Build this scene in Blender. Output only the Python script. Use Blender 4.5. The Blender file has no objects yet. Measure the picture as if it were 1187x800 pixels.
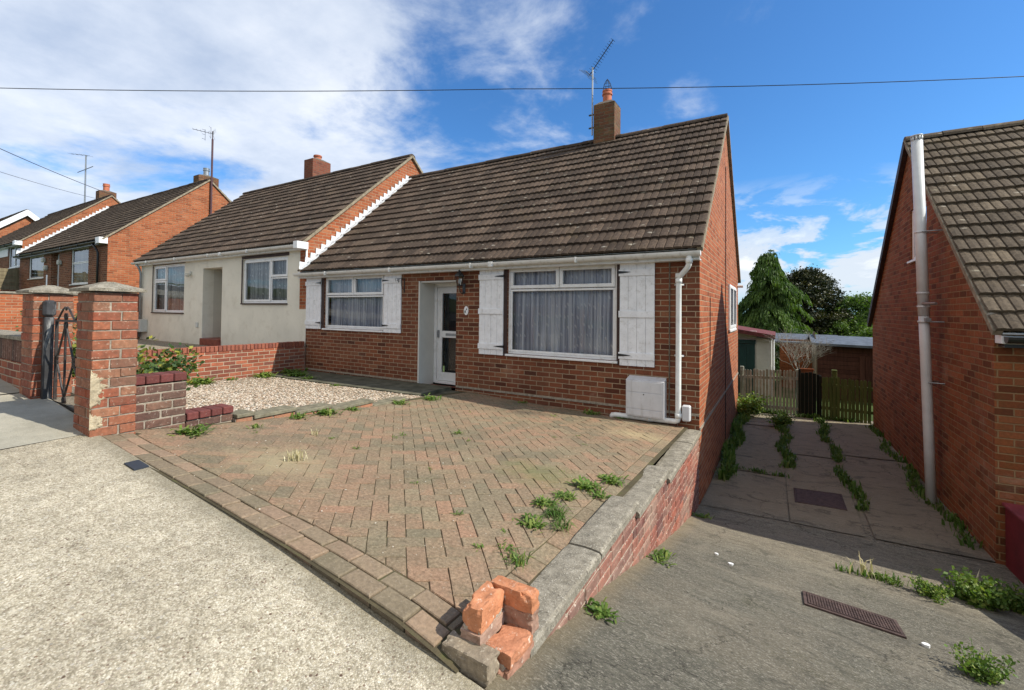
import bpy, bmesh, math, random
from mathutils import Vector, Matrix, noise as mn
random.seed(7)
R = math.radians
scene = bpy.context.scene
col = scene.collection
PI = math.pi

# ------------------------------------------------------------------ materials
class NT:
    def __init__(s, m):
        m.use_nodes = True
        s.t = m.node_tree; s.t.nodes.clear()
    def n(s, kind, **kw):
        x = s.t.nodes.new(kind)
        for k, v in kw.items(): setattr(x, k, v)
        return x
    def put(s, sock, v):
        if isinstance(v, bpy.types.NodeSocket): s.t.links.new(v, sock)
        elif isinstance(v, (tuple, list)) and len(v) == 3 and sock.type == 'RGBA': sock.default_value = (*v, 1)
        else: sock.default_value = v
    def m(s, op, a, b=0.0, c=None, clamp=False):
        x = s.n('ShaderNodeMath', operation=op, use_clamp=clamp)
        s.put(x.inputs[0], a); s.put(x.inputs[1], b)
        if c is not None: s.put(x.inputs[2], c)
        return x.outputs[0]
    def mix(s, f, a, b, mode='MIX'):
        x = s.n('ShaderNodeMix', data_type='RGBA', blend_type=mode)
        s.put(x.inputs[0], f); s.put(x.inputs[6], a); s.put(x.inputs[7], b)
        return x.outputs[2]
    def fmix(s, f, a, b):
        x = s.n('ShaderNodeMix', data_type='FLOAT')
        s.put(x.inputs[0], f); s.put(x.inputs[2], a); s.put(x.inputs[3], b)
        return x.outputs[0]
    def noise(s, scale, detail=3, rough=.55, vec=None, dim='3D', dist=0.0):
        x = s.n('ShaderNodeTexNoise', noise_dimensions=dim)
        x.inputs['Scale'].default_value = scale; x.inputs['Detail'].default_value = detail
        x.inputs['Roughness'].default_value = rough; x.inputs['Distortion'].default_value = dist
        if vec is not None: s.put(x.inputs['Vector'], vec)
        return x.outputs['Fac']
    def vor(s, scale, vec=None, feature='F1', rnd=1.0):
        x = s.n('ShaderNodeTexVoronoi', feature=feature)
        x.inputs['Scale'].default_value = scale; x.inputs['Randomness'].default_value = rnd
        if vec is not None: s.put(x.inputs['Vector'], vec)
        return x
    def ramp(s, f, stops, interp='LINEAR'):
        x = s.n('ShaderNodeValToRGB'); cr = x.color_ramp; cr.interpolation = interp
        while len(cr.elements) < len(stops): cr.elements.new(.5)
        for e, (p, c) in zip(cr.elements, stops):
            e.position = p; e.color = (*c, 1) if len(c) == 3 else c
        s.put(x.inputs[0], f)
        return x.outputs[0]
    def rng(s, v, a, b, c=0.0, d=1.0, smooth=False):
        x = s.n('ShaderNodeMapRange', clamp=True)
        if smooth: x.interpolation_type = 'SMOOTHSTEP'
        s.put(x.inputs[0], v)
        for i, q in enumerate((a, b, c, d)): s.put(x.inputs[1 + i], q)
        return x.outputs[0]
    def comb(s, x, y, z=0.0):
        q = s.n('ShaderNodeCombineXYZ')
        s.put(q.inputs[0], x); s.put(q.inputs[1], y); s.put(q.inputs[2], z)
        return q.outputs[0]
    def sep(s, v):
        q = s.n('ShaderNodeSeparateXYZ'); s.put(q.inputs[0], v); return q.outputs
    def geo(s): return s.n('ShaderNodeNewGeometry')
    def scl(s, v, k):
        q = s.n('ShaderNodeVectorMath', operation='MULTIPLY'); s.put(q.inputs[0], v); q.inputs[1].default_value = k
        return q.outputs[0]
    def attr(s, name):
        q = s.n('ShaderNodeAttribute', attribute_name=name); return q.outputs['Fac']
    def white(s, vec):
        q = s.n('ShaderNodeTexWhiteNoise', noise_dimensions='3D'); s.put(q.inputs[0], vec); return q.outputs[0]
    def out(s, colr, rough=.8, bump=None, dist=.01, strength=1.0, spec=.3, metal=0.0, trans=None):
        b = s.n('ShaderNodeBsdfPrincipled'); o = s.n('ShaderNodeOutputMaterial')
        s.put(b.inputs['Base Color'], colr); s.put(b.inputs['Roughness'], rough)
        s.put(b.inputs['Metallic'], metal); b.inputs['Specular IOR Level'].default_value = spec
        if bump is not None:
            q = s.n('ShaderNodeBump'); q.inputs['Distance'].default_value = dist; q.inputs['Strength'].default_value = strength
            s.put(q.inputs['Height'], bump); s.t.links.new(q.outputs[0], b.inputs['Normal'])
        s.t.links.new(b.outputs[0], o.inputs[0])
        return b, o

MATS = {}
def newmat(name):
    m = bpy.data.materials.new(name); MATS[name] = m
    return m, NT(m)

def simple(name, c, rough=.5, var=.12, scale=6, spec=.4, metal=0.0, bump=.0, dirt=None, streak=False):
    m, t = newmat(name)
    p = t.geo().outputs['Position']
    n1 = t.noise(scale, 4, .6, p)
    c2 = tuple(x * (1 - var * 2) for x in c); c1 = tuple(min(1, x * (1 + var)) for x in c)
    cc = t.ramp(n1, [(.3, c2), (.7, c1)])
    if dirt:
        v = t.scl(p, (1, 1, .15)) if streak else p
        d = t.rng(t.noise(scale * 2.3, 6, .7, v), .52, .72)
        cc = t.mix(t.m('MULTIPLY', d, .55), cc, dirt)
    t.out(cc, rough, bump=t.noise(scale * 12, 3, .6, p) if bump else None, dist=bump or .001, spec=spec, metal=metal)
    return m

def brick_mat(name, cols, mortar, zoff=0.0, uoff=0.0, soot=.25, moss=0.0, bw=.225, bh=.075, mor=.012, soldier=False, graffiti=False):
    m, t = newmat(name)
    g = t.geo(); P = t.sep(g.outputs['Position']); N = t.sep(g.outputs['True Normal'])
    pos = g.outputs['Position']
    xf = t.m('GREATER_THAN', t.m('ABSOLUTE', N[0]), .5)
    wob = t.m('MULTIPLY', t.m('SUBTRACT', t.noise(3.0, 2, .5, pos), .5), .010)
    u = t.m('ADD', t.fmix(xf, P[0], t.m('ADD', P[1], .1125)), 50 + uoff)
    v = t.m('ADD', t.m('ADD', P[2], 20 + zoff), wob)
    if soldier: u, v = v, u
    row = t.m('FLOOR', t.m('DIVIDE', v, bh)); fv = t.m('SUBTRACT', v, t.m('MULTIPLY', row, bh))
    u2 = t.m('ADD', u, t.m('MULTIPLY', t.m('MODULO', row, 2.0), bw / 2))
    cl = t.m('FLOOR', t.m('DIVIDE', u2, bw)); fu = t.m('SUBTRACT', u2, t.m('MULTIPLY', cl, bw))
    du = t.m('MINIMUM', fu, t.m('SUBTRACT', bw, fu)); dv = t.m('MINIMUM', fv, t.m('SUBTRACT', bh, fv))
    d = t.m('ADD', t.m('MINIMUM', du, dv), t.m('MULTIPLY', t.m('SUBTRACT', t.noise(90, 2, .6, pos), .5), .004))
    mask = t.rng(d, mor * .5 - .0018, mor * .5 + .0022, smooth=True)
    rnd = t.white(t.comb(cl, row, t.m('MULTIPLY', xf, 7.0)))
    k = len(cols)
    bc = t.ramp(rnd, [(i / (k - 1), c) for i, c in enumerate(cols)])
    bc = t.mix(.55, bc, t.ramp(t.noise(38, 4, .65, pos), [(.25, (.25, .25, .25)), (.75, (1.0, 1.0, 1.0))]), 'MULTIPLY')
    bc = t.mix(1.0, bc, (1.35, 1.35, 1.35), 'MULTIPLY')
    mc = t.mix(t.noise(20, 3, .6, pos), tuple(q * .65 for q in mortar), mortar)
    cc = t.mix(mask, mc, bc)
    so = t.m('MULTIPLY', t.rng(t.noise(1.1, 5, .65, pos), .45, .75), soot)
    cc = t.mix(so, cc, (.06, .04, .03))
    if moss > 0:
        mo = t.m('MULTIPLY', t.rng(t.noise(4, 5, .7, pos), .50, .62), moss)
        cc = t.mix(mo, cc, (.07, .09, .03))
    ef = t.rng(t.noise(1.9, 6, .72, t.scl(pos, (1, 1, 1.6))), .56, .72)
    cc = t.mix(t.m('MULTIPLY', ef, .22), cc, (.46, .36, .27))
    cc = t.mix(t.m('MULTIPLY', t.rng(t.noise(2.6, 5, .7, t.scl(pos, (1.5, 1.5, .35))), .56, .70), .28), cc, (.07, .035, .022))
    h = t.m('ADD', t.m('MULTIPLY', mask, .75), t.m('MULTIPLY', t.noise(120, 3, .7, pos), .25))
    t.out(cc, .88, bump=h, dist=.009, strength=.9, spec=.2)
    return m

def attr_mat(name, cols, rough=.85, dark=.35, speck=None, speck_amt=.5, moss=0.0, scale=40, bump=.003, spec=.25, big=None, bigamt=.5, moss_c=(.06,.085,.025)):
    m, t = newmat(name)
    pos = t.geo().outputs['Position']
    k = len(cols)
    bc = t.ramp(t.attr('rnd'), [(i / (k - 1), c) for i, c in enumerate(cols)])
    n1 = t.noise(scale, 5, .65, pos)
    bc = t.mix(dark, bc, t.ramp(n1, [(.3, (.3, .3, .3)), (.7, (1.3, 1.3, 1.3))]), 'MULTIPLY')
    if big:
        bc = t.mix(t.m('MULTIPLY', t.rng(t.noise(1.3, 5, .65, pos), .42, .68), bigamt), bc, big)
    if speck:
        sp = t.rng(t.noise(scale * 1.6, 6, .75, pos), .58, .66)
        bc = t.mix(t.m('MULTIPLY', sp, speck_amt), bc, speck)
    if moss:
        bc = t.mix(t.m('MULTIPLY', t.rng(t.noise(3.2, 6, .7, pos), .52, .66), moss), bc, moss_c)
    t.out(bc, rough, bump=n1, dist=bump, spec=spec)
    return m

# ------------------------------------------------------------------ mesh builder
class MB:
    def __init__(s): s.v = []; s.f = []; s.r = []; s.mi = []
    def quad(s, pts, rnd=.5, mi=0):
        b = len(s.v); s.v.extend([tuple(p) for p in pts]); s.f.append(tuple(range(b, b + len(pts)))); s.r.append(rnd); s.mi.append(mi)
    def raw(s, vs, fs, rnd=.5, mi=0):
        b = len(s.v); s.v.extend([tuple(p) for p in vs])
        for f in fs: s.f.append(tuple(i + b for i in f)); s.r.append(rnd); s.mi.append(mi)
    def box(s, x0, x1, y0, y1, z0, z1, rnd=.5, mi=0, c=0.0, M=None):
        x0, x1 = min(x0, x1), max(x0, x1); y0, y1 = min(y0, y1), max(y0, y1); z0, z1 = min(z0, z1), max(z0, z1)
        if c <= 0:
            vs = [(x, y, z) for z in (z0, z1) for y in (y0, y1) for x in (x0, x1)]
            fs = [(0, 2, 3, 1), (4, 5, 7, 6), (0, 1, 5, 4), (2, 6, 7, 3), (0, 4, 6, 2), (1, 3, 7, 5)]
        else:
            c = min(c, (x1 - x0) * .4, (y1 - y0) * .4, (z1 - z0) * .4)
            vs = []; idx = {}
            for ax in range(3):
                for sx in (0, 1):
                    for sy in (0, 1):
                        for sz in (0, 1):
                            sg = (sx, sy, sz); q = []
                            for a, (lo, hi) in enumerate(((x0, x1), (y0, y1), (z0, z1))):
                                e = hi if sg[a] else lo
                                if a != ax: e += -c if sg[a] else c
                                q.append(e)
                            idx[(ax,) + sg] = len(vs); vs.append(tuple(q))
            fs = []
            for ax in range(3):
                b, d = [(1, 2), (0, 2), (0, 1)][ax]
                for sg in (0, 1):
                    loop = []
                    for (p, q) in ((0, 0), (1, 0), (1, 1), (0, 1)):
                        k = [0, 0, 0]; k[ax] = sg; k[b] = p; k[d] = q; loop.append(idx[(ax,) + tuple(k)])
                    fs.append(tuple(loop))
            for ax in range(3):
                b, d = [(1, 2), (0, 2), (0, 1)][ax]
                for p in (0, 1):
                    for q in (0, 1):
                        k0 = [0, 0, 0]; k0[b] = p; k0[d] = q; k1 = list(k0); k1[ax] = 1
                        k0, k1 = tuple(k0), tuple(k1)
                        fs.append((idx[(b,) + k0], idx[(b,) + k1], idx[(d,) + k1], idx[(d,) + k0]))
            for sg in [(a, b, d) for a in (0, 1) for b in (0, 1) for d in (0, 1)]:
                fs.append((idx[(0,) + sg], idx[(1,) + sg], idx[(2,) + sg]))
        if M is not None: vs = [M @ Vector(v) for v in vs]
        s.raw(vs, fs, rnd, mi)
    def tube(s, pts, r, seg=10, rnd=.5, mi=0, caps=True):
        pts = [Vector(p) for p in pts]; rs = r if isinstance(r, (list, tuple)) else [r] * len(pts)
        prev = None; rings = []; vs = []
        for i, p in enumerate(pts):
            a = pts[max(0, i - 1)]; b = pts[min(len(pts) - 1, i + 1)]
            t = (b - a).normalized()
            if prev is None:
                up = Vector((0, 0, 1)) if abs(t.z) < .9 else Vector((1, 0, 0))
                n = t.cross(up).normalized()
            else: n = (prev - t * prev.dot(t)).normalized()
            prev = n; bn = t.cross(n)
            rings.append(len(vs))
            for k in range(seg):
                an = 2 * PI * k / seg
                vs.append(p + (n * math.cos(an) + bn * math.sin(an)) * rs[i])
        fs = []
        for i in range(len(pts) - 1):
            for k in range(seg):
                a = rings[i] + k; b = rings[i] + (k + 1) % seg
                fs.append((a, b, rings[i + 1] + (k + 1) % seg, rings[i + 1] + k))
        if caps:
            fs.append(tuple(range(rings[0], rings[0] + seg))[::-1]); fs.append(tuple(range(rings[-1], rings[-1] + seg)))
        s.raw(vs, fs, rnd, mi)
    def lathe(s, prof, center, seg=20, rnd=.5, mi=0):
        vs = []; fs = []
        for (r, z) in prof:
            for k in range(seg):
                a = 2 * PI * k / seg; vs.append((center[0] + r * math.cos(a), center[1] + r * math.sin(a), center[2] + z))
        for i in range(len(prof) - 1):
            for k in range(seg):
                fs.append((i * seg + k, i * seg + (k + 1) % seg, (i + 1) * seg + (k + 1) % seg, (i + 1) * seg + k))
        s.raw(vs, fs, rnd, mi)
    def build(s, name, mats, parent=None, smooth=False, org=None, **props):
        o0 = Vector(org) if org is not None else (Vector(ORG[parent.name]) if parent else Vector((0, 0, 0)))
        me = bpy.data.meshes.new(name)
        me.from_pydata([Vector(v) - o0 for v in s.v], [], s.f)
        if not isinstance(mats, (list, tuple)): mats = [mats]
        for m_ in mats: me.materials.append(m_ if not isinstance(m_, str) else MATS[m_])
        if len(mats) > 1: me.polygons.foreach_set('material_index', s.mi)
        a = me.attributes.new('rnd', 'FLOAT', 'FACE'); a.data.foreach_set('value', s.r)
        if smooth: me.polygons.foreach_set('use_smooth', [True] * len(s.f))
        me.update()
        o = bpy.data.objects.new(name, me); col.objects.link(o)
        if parent: o.parent = parent
        else: o.location = o0
        ORG[o.name] = o0 if not parent else Vector(ORG[parent.name])
        for k, v in props.items(): o[k] = v
        return o
ORG = {}
def thing(name, label, cat, loc, group=None):
    o = bpy.data.objects.new(name, None); col.objects.link(o); o.location = loc; o.empty_display_size = .2
    ORG[o.name] = Vector(loc); o['label'] = label; o['category'] = cat
    if group: o['group'] = group
    return o
def tag(o, label, cat, group=None):
    o['label'] = label; o['category'] = cat
    if group: o['group'] = group
    return o
def struct(name, mb, mats, smooth=False):
    o = mb.build(name, mats, None, smooth); o['kind'] = 'structure'; return o

def lerp(a, b, t): return a + (b - a) * t
def interp(x, pts):
    if x <= pts[0][0]: return pts[0][1]
    for (a, za), (b, zb) in zip(pts, pts[1:]):
        if x <= b: return za + (zb - za) * (x - a) / (b - a)
    return pts[-1][1]

# ------------------------------------------------------------------ ground shape
HP = [(-60, 4.4), (-46, 3.4), (-30, 2.3), (-20, 1.65), (-10, .98), (-6.3, .70), (-5, .63), (-3.6, .50), (-1.66, .355), (-.72, .25), (-.1, .15), (.9, .04), (3, -.14), (11, -.85), (30, -2.4), (200, -9)]
def hp(x, y=-5.0):
    z = sum(interp(x + d, HP) for d in (-.5, -.25, 0, .25, .5)) / 5
    return z + .012 * (y + 5.0)
LP = [(-5, .145), (-4.75, .105), (-4.44, .03), (-4.13, -.04), (-3.7, -.13), (-3, -.33), (-1.7, -.66), (-.3, -.98), (1, -1.07), (3.3, -1.10), (6.8, -1.05), (12, -1.1)]
RP = [(-5, -.11), (-4, -.31), (-3, -.51), (-1.9, -.73), (-1.0, -.90), (0, -.95), (6.8, -1.0), (12, -1.1)]
def drv(x, y):
    t = x / 2.74
    if t < 0: t = 0
    l = interp(y, LP); r = interp(y, RP)
    z = lerp(l, r, min(t, 2.2))
    if y < -4.2:                       # blends into the footpath
        k = min(1, (-4.2 - y) / .8); k = k * k
        z = lerp(z, hp(x, y), k)
    return z
def zh(x): return interp(x, [(-5, .115), (-3.7, .09), (-2, .02), (0, -.01)])
def front(x, y):                        # paved forecourt of the middle bungalow
    ri = interp(x, [(-3.4, .004), (-1.6, .018), (-.4, .040)])
    zf = hp(x, -4.95) + ri if x < -.4 else lerp(hp(-.4, -4.95) + .04, .14, (x + .4) / .4)
    t = min(1, max(0, (y + 4.95) / 4.95))
    z = lerp(zf, zh(x), t) - .062 * interp(t, [(0, 0), (.15, 1), (.6, .7), (1, 0)]) * min(1, max(0, -x / 3.7))
    return z + .01 * mn.noise(Vector((x * .9, y * .9, 3)))

# ------------------------------------------------------------------ palettes
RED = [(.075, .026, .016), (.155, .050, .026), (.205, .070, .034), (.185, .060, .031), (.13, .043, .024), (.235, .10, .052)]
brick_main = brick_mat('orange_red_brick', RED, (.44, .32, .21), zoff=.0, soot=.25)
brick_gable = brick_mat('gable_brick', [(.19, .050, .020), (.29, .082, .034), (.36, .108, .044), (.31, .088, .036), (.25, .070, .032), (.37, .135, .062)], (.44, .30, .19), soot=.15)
brick_right = brick_mat('brown_red_brick', [(.11, .032, .012), (.20, .058, .020), (.26, .082, .030), (.18, .05, .020), (.27, .095, .042)], (.34, .20, .10), zoff=.03, soot=.3, moss=.12)
brick_far = brick_mat('far_house_brick', [(.20, .056, .024), (.30, .088, .036), (.36, .112, .046), (.28, .080, .034), (.37, .135, .062)], (.40, .26, .15), soot=.2)
brick_bwall = brick_mat('boundary_brick', [(.19, .055, .032), (.28, .085, .045), (.34, .11, .06), (.22, .068, .042), (.15, .055, .04)], (.50, .40, .29), zoff=.01, soot=.25)
brick_soldier = brick_mat('boundary_brick_on_end', [(.20, .06, .035), (.30, .095, .055), (.36, .12, .07), (.24, .075, .05)], (.48, .38, .28), zoff=.0, soot=.3, soldier=True)
brick_chim = brick_mat('sooty_chimney_brick', [(.10, .05, .03), (.17, .07, .035), (.12, .05, .03), (.2, .10, .05)], (.20, .16, .10), soot=.5, moss=.35)
brick_chim2 = brick_mat('chimney_brick', [(.14, .045, .03), (.20, .06, .035), (.17, .05, .03), (.22, .08, .045)], (.22, .16, .11), soot=.4)
mortar = simple('old_mortar', (.34, .29, .23), .95, .2, 18, .1, bump=.004, dirt=(.12, .10, .08))
mortar_dark = simple('dark_mortar', (.16, .135, .11), .95, .2, 18, .1, bump=.004)
pil_brick = attr_mat('pillar_brick', [(.20, .065, .040), (.29, .070, .034), (.25, .090, .052), (.34, .105, .050), (.17, .080, .055), (.36, .15, .08)], speck=(.55, .46, .35), speck_amt=.5, dark=.6, scale=24, bump=.006, big=(.17, .12, .08), bigamt=.45)
low_brick = attr_mat('stained_wall_brick', [(.085, .048, .038), (.13, .062, .048), (.17, .085, .060), (.11, .055, .044), (.24, .125, .080)], speck=(.50, .42, .34), speck_amt=.6, dark=.6, scale=26, bump=.006, big=(.09, .07, .055), bigamt=.5)
ret_brick = attr_mat('whitened_wall_brick', [(.12, .05, .045), (.22, .075, .055), (.30, .10, .065), (.17, .075, .06), (.28, .15, .11)], speck=(.62, .54, .45), speck_amt=.8, dark=.5, scale=17, bump=.007, big=(.42, .34, .26), bigamt=.45)
pier_brick = attr_mat('broken_pier_brick', [(.40, .13, .065), (.52, .22, .11), (.34, .10, .06), (.56, .28, .15)], speck=(.66, .58, .48), speck_amt=.8, dark=.45, scale=21, bump=.010)
cap_brick = attr_mat('purple_red_cap_brick', [(.115, .036, .032), (.155, .046, .040), (.13, .040, .040)], speck=(.35, .26, .22), speck_amt=.3, dark=.35, scale=40, bump=.003)
def paver_mat(name, cols, rough=.85, dark=.35, speck=None, speck_amt=.5, moss=0.0, scale=40, bump=.003, spec=.25, big=None, bigamt=.5, moss_c=None):
    m, t = newmat(name); pos = t.geo().outputs['Position']; P = t.sep(pos); k = len(cols)
    bc = t.ramp(t.attr('rnd'), [(i / (k - 1), c) for i, c in enumerate(cols)])
    pk = t.rng(t.noise(.75, 4, .6, pos), .44, .62)
    bc = t.mix(t.m('MULTIPLY', pk, .42), bc, t.mix(t.attr('rnd'), (.28, .185, .125), (.37, .21, .14)))
    gr = t.rng(t.noise(1.1, 6, .68, t.scl(pos, (1.2, 1, 1))), .46, .66)
    bc = t.mix(t.m('MULTIPLY', gr, .72), bc, (.155, .140, .092))
    gr2 = t.rng(t.noise(3.4, 6, .75, pos), .48, .64)
    bc = t.mix(t.m('MULTIPLY', gr2, .45), bc, (.22, .195, .125))
    n1 = t.noise(scale, 6, .72, pos)
    bc = t.mix(.8, bc, t.ramp(n1, [(.3, (.34, .34, .34)), (.7, (1.3, 1.3, 1.3))]), 'MULTIPLY')
    # damp black stain near the facade, sandy patch by the wall end
    def spot(cx, cy, r, amt, colr, b, sc=3.0):
        d = t.n('ShaderNodeVectorMath', operation='DISTANCE'); t.put(d.inputs[0], t.comb(t.m('MULTIPLY', P[0], .7), P[1], 0.0)); d.inputs[1].default_value = (cx * .7, cy, 0)
        f = t.rng(t.m('ADD', d.outputs['Value'], t.m('MULTIPLY', t.noise(sc, 5, .7, pos), r * 1.3)), r * 1.35, r * .75)
        return t.mix(t.m('MULTIPLY', f, amt), b, colr)
    bc = spot(-2.15, -.75, .38, .75, (.055, .048, .038), bc)
    bc = spot(-.55, -.95, .45, .6, (.42, .33, .19), bc, 5)
    bc = spot(-2.4, -4.25, .55, .6, (.33, .28, .17), bc, 6)
    bc = spot(-.8, -3.0, .5, .5, (.15, .16, .06), bc, 6)
    sp = t.rng(t.noise(70, 6, .8, pos), .585, .65); bc = t.mix(t.m('MULTIPLY', sp, .45), bc, (.48, .42, .32))
    bc = t.mix(t.m('MULTIPLY', t.rng(t.noise(85, 4, .8, pos), .40, .32), .55), bc, (.06, .05, .036))
    t.out(bc, .9, bump=n1, dist=.005, spec=.2); return m
paver = paver_mat('block_paver', [(.19, .155, .103), (.24, .185, .120), (.30, .198, .125), (.26, .208, .133), (.33, .200, .128), (.215, .175, .115), (.28, .220, .143)], speck=(.40, .33, .25), speck_amt=.35, dark=.5, scale=55, bump=.004, big=(.22, .178, .105), bigamt=.6, moss=.4, moss_c=(.12, .115, .055))
paver_edge = attr_mat('border_paver', [(.17, .145, .095), (.27, .185, .125), (.20, .165, .108), (.33, .215, .145)], speck=(.45, .38, .3), speck_amt=.4, dark=.45, scale=50, bump=.004, moss=.2, moss_c=(.10, .10, .05))
white_u = simple('white_upvc', (.80, .80, .80), .32, .03, 3, .5, dirt=(.45, .43, .38))
white_paint = simple('white_paint', (.82, .82, .84), .5, .05, 8, .35, dirt=(.42, .40, .37), bump=.001)
white_pipe = simple('white_plastic_pipe', (.78, .78, .76), .35, .04, 5, .5, dirt=(.5, .48, .42))
fascia_w = simple('white_gutter', (.72, .71, .68), .4, .05, 5, .45, dirt=(.30, .27, .22), streak=False)
meter_w = simple('meter_box_plastic', (.62, .62, .64), .45, .05, 6, .4, dirt=(.32, .30, .27), streak=True)
black = simple('black_plastic', (.018, .018, .02), .35, .1, 5, .5)
iron = simple('black_iron', (.022, .018, .016), .55, .3, 30, .5, dirt=(.14, .05, .025))
gatepost_m = simple('chipped_black_white_post', (.035, .035, .038), .6, .3, 9, .4, dirt=(.66, .66, .64), streak=True)
darktrim = simple('dark_timber', (.045, .022, .018), .6, .2, 10)
cream = simple('cream_render', (.74, .70, .60), .9, .05, 1.4, .15, dirt=(.52, .47, .37), bump=.002)
cream_dim = simple('cream_recess_dimmed', (.58, .55, .47), .9, .05, 1.4, .15)  # dimmer copy of the cream render, recess shade put into the colour
greypaint = simple('grey_reveal_board', (.62, .61, .57), .7, .05, 2, .25)
lead = simple('painted_flashing', (.66, .68, .70), .5, .15, 12, .4, dirt=(.3, .31, .33))
verge = simple('verge_cement', (.30, .25, .18), .95, .2, 12, .1, bump=.004, dirt=(.14, .12, .08))
coping_m = None
redtile = simple('red_quarry_tile', (.22, .055, .035), .5, .2, 12, .4)
redpaint = simple('dark_red_paint', (.13, .012, .018), .62, .15, 5, .35, bump=.002)
grass_m = None
terracotta = simple('terracotta', (.50, .16, .085), .75, .15, 10, .3)
steel = simple('grey_metal', (.32, .33, .34), .4, .1, 10, .5, metal=.6)
flue_m = simple('pale_grey_flue', (.62, .63, .63), .38, .06, 5, .5)
room_dark = simple('dark_room', (.03, .03, .035), .9, .2, 3)  # near-black colour of the sheets standing in for unlit rooms
green_door = simple('dark_green_door', (.012, .05, .048), .55, .15, 6)
shed_white = simple('off_white_render', (.62, .61, .56), .9, .08, 3, .15, dirt=(.4, .4, .34))
shed_red = simple('maroon_felt', (.15, .045, .042), .8, .2, 8, .2)
felt = simple('grey_roof_felt', (.11, .125, .15), .7, .2, 6, .3)
soil = simple('dark_soil', (.06, .048, .032), .95, .3, 9, .1, bump=.01)

def mat_coping():
    m, t = newmat('weathered_concrete_coping'); pos = t.geo().outputs['Position']
    n = t.noise(14, 6, .7, pos)
    c = t.ramp(n, [(.28, (.11, .098, .076)), (.5, (.225, .20, .155)), (.72, (.36, .325, .26))])
    sp = t.rng(t.noise(110, 3, .7, pos), .56, .66); c = t.mix(t.m('MULTIPLY', sp, .6), c, (.58, .54, .46))
    dk = t.rng(t.noise(75, 3, .7, t.scl(pos, (1, 1, 1.01))), .30, .42); c = t.mix(t.m('SUBTRACT', 1.0, dk), c, (.07, .06, .05))
    t.out(c, .93, bump=t.noise(90, 4, .7, pos), dist=.006, spec=.2); return m
coping_m = mat_coping()

def mat_footpath():
    m, t = newmat('exposed_aggregate_concrete'); pos = t.geo().outputs['Position']
    v1 = t.vor(150, pos); sc = t.sep(v1.outputs['Color'])
    c = t.ramp(sc[0], [(0, (.30, .265, .20)), (.25, (.46, .41, .315)), (.5, (.60, .54, .43)), (.75, (.70, .64, .53)), (.93, (.78, .73, .63)), (1, (.20, .12, .08))])
    edge = t.rng(v1.outputs['Distance'], .25, .62)
    c = t.mix(t.m('MULTIPLY', edge, .4), c, (.24, .21, .155))
    c = t.mix(t.m('MULTIPLY', t.rng(t.noise(33, 5, .75, pos), .50, .36), .45), c, (.22, .19, .14))
    c = t.mix(t.m('MULTIPLY', t.rng(t.noise(28, 5, .75, t.scl(pos, (1, 1, 1.3))), .54, .66), .5), c, (.74, .69, .58))
    v2 = t.vor(62, pos); s2 = t.sep(v2.outputs['Color'])
    pick = t.m('MULTIPLY', t.m('GREATER_THAN', s2[1], .90), t.rng(v2.outputs['Distance'], .42, .30))
    c = t.mix(pick, c, t.ramp(s2[0], [(0, (.12, .075, .055)), (.3, (.36, .31, .25)), (.6, (.72, .68, .6)), (1, (.30, .28, .26))]))
    big = t.noise(.8, 6, .65, pos)
    c = t.mix(.8, c, t.ramp(big, [(.3, (.68, .66, .62)), (.7, (1.05, 1.04, 1.0))]), 'MULTIPLY')
    med = t.noise(9, 5, .7, pos)
    c = t.mix(.8, c, t.ramp(med, [(.3, (.66, .65, .62)), (.7, (1.14, 1.13, 1.1))]), 'MULTIPLY')
    Pp = t.sep(pos)
    eg = t.rng(t.m('ADD', Pp[1], t.m('MULTIPLY', t.noise(2.5, 5, .7, pos), .12)), -5.06, -4.93)
    c = t.mix(t.m('MULTIPLY', eg, .55), c, (.16, .14, .095))
    stn = t.rng(t.noise(1.7, 6, .72, t.scl(pos, (.6, 1.4, 1))), .55, .68)
    c = t.mix(t.m('MULTIPLY', stn, .30), c, (.26, .235, .18))
    gum = t.vor(1.6, pos); c = t.mix(t.m('MULTIPLY', t.rng(gum.outputs['Distance'], .034, .026), .6), c, (.10, .095, .08))
    h = t.m('ADD', t.m('MULTIPLY', t.m('SUBTRACT', 1.0, v1.outputs['Distance']), .6), t.m('MULTIPLY', t.noise(60, 3, .7, pos), .5))
    t.out(c, .92, bump=h, dist=.006, strength=.8, spec=.2); return m
footpath_m = mat_footpath()
def mat_slab():
    m, t = newmat('smooth_path_concrete'); pos = t.geo().outputs['Position']
    c = t.ramp(t.noise(2.2, 6, .7, pos), [(.3, (.25, .235, .19)), (.5, (.34, .32, .26)), (.7, (.42, .39, .32))])
    c = t.mix(.5, c, t.ramp(t.noise(140, 3, .7, pos), [(.3, (.6, .6, .6)), (.7, (1.2, 1.2, 1.2))]), 'MULTIPLY')
    t.out(c, .93, bump=t.noise(120, 3, .7, pos), dist=.003, spec=.2); return m
slab_m = mat_slab()
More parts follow.
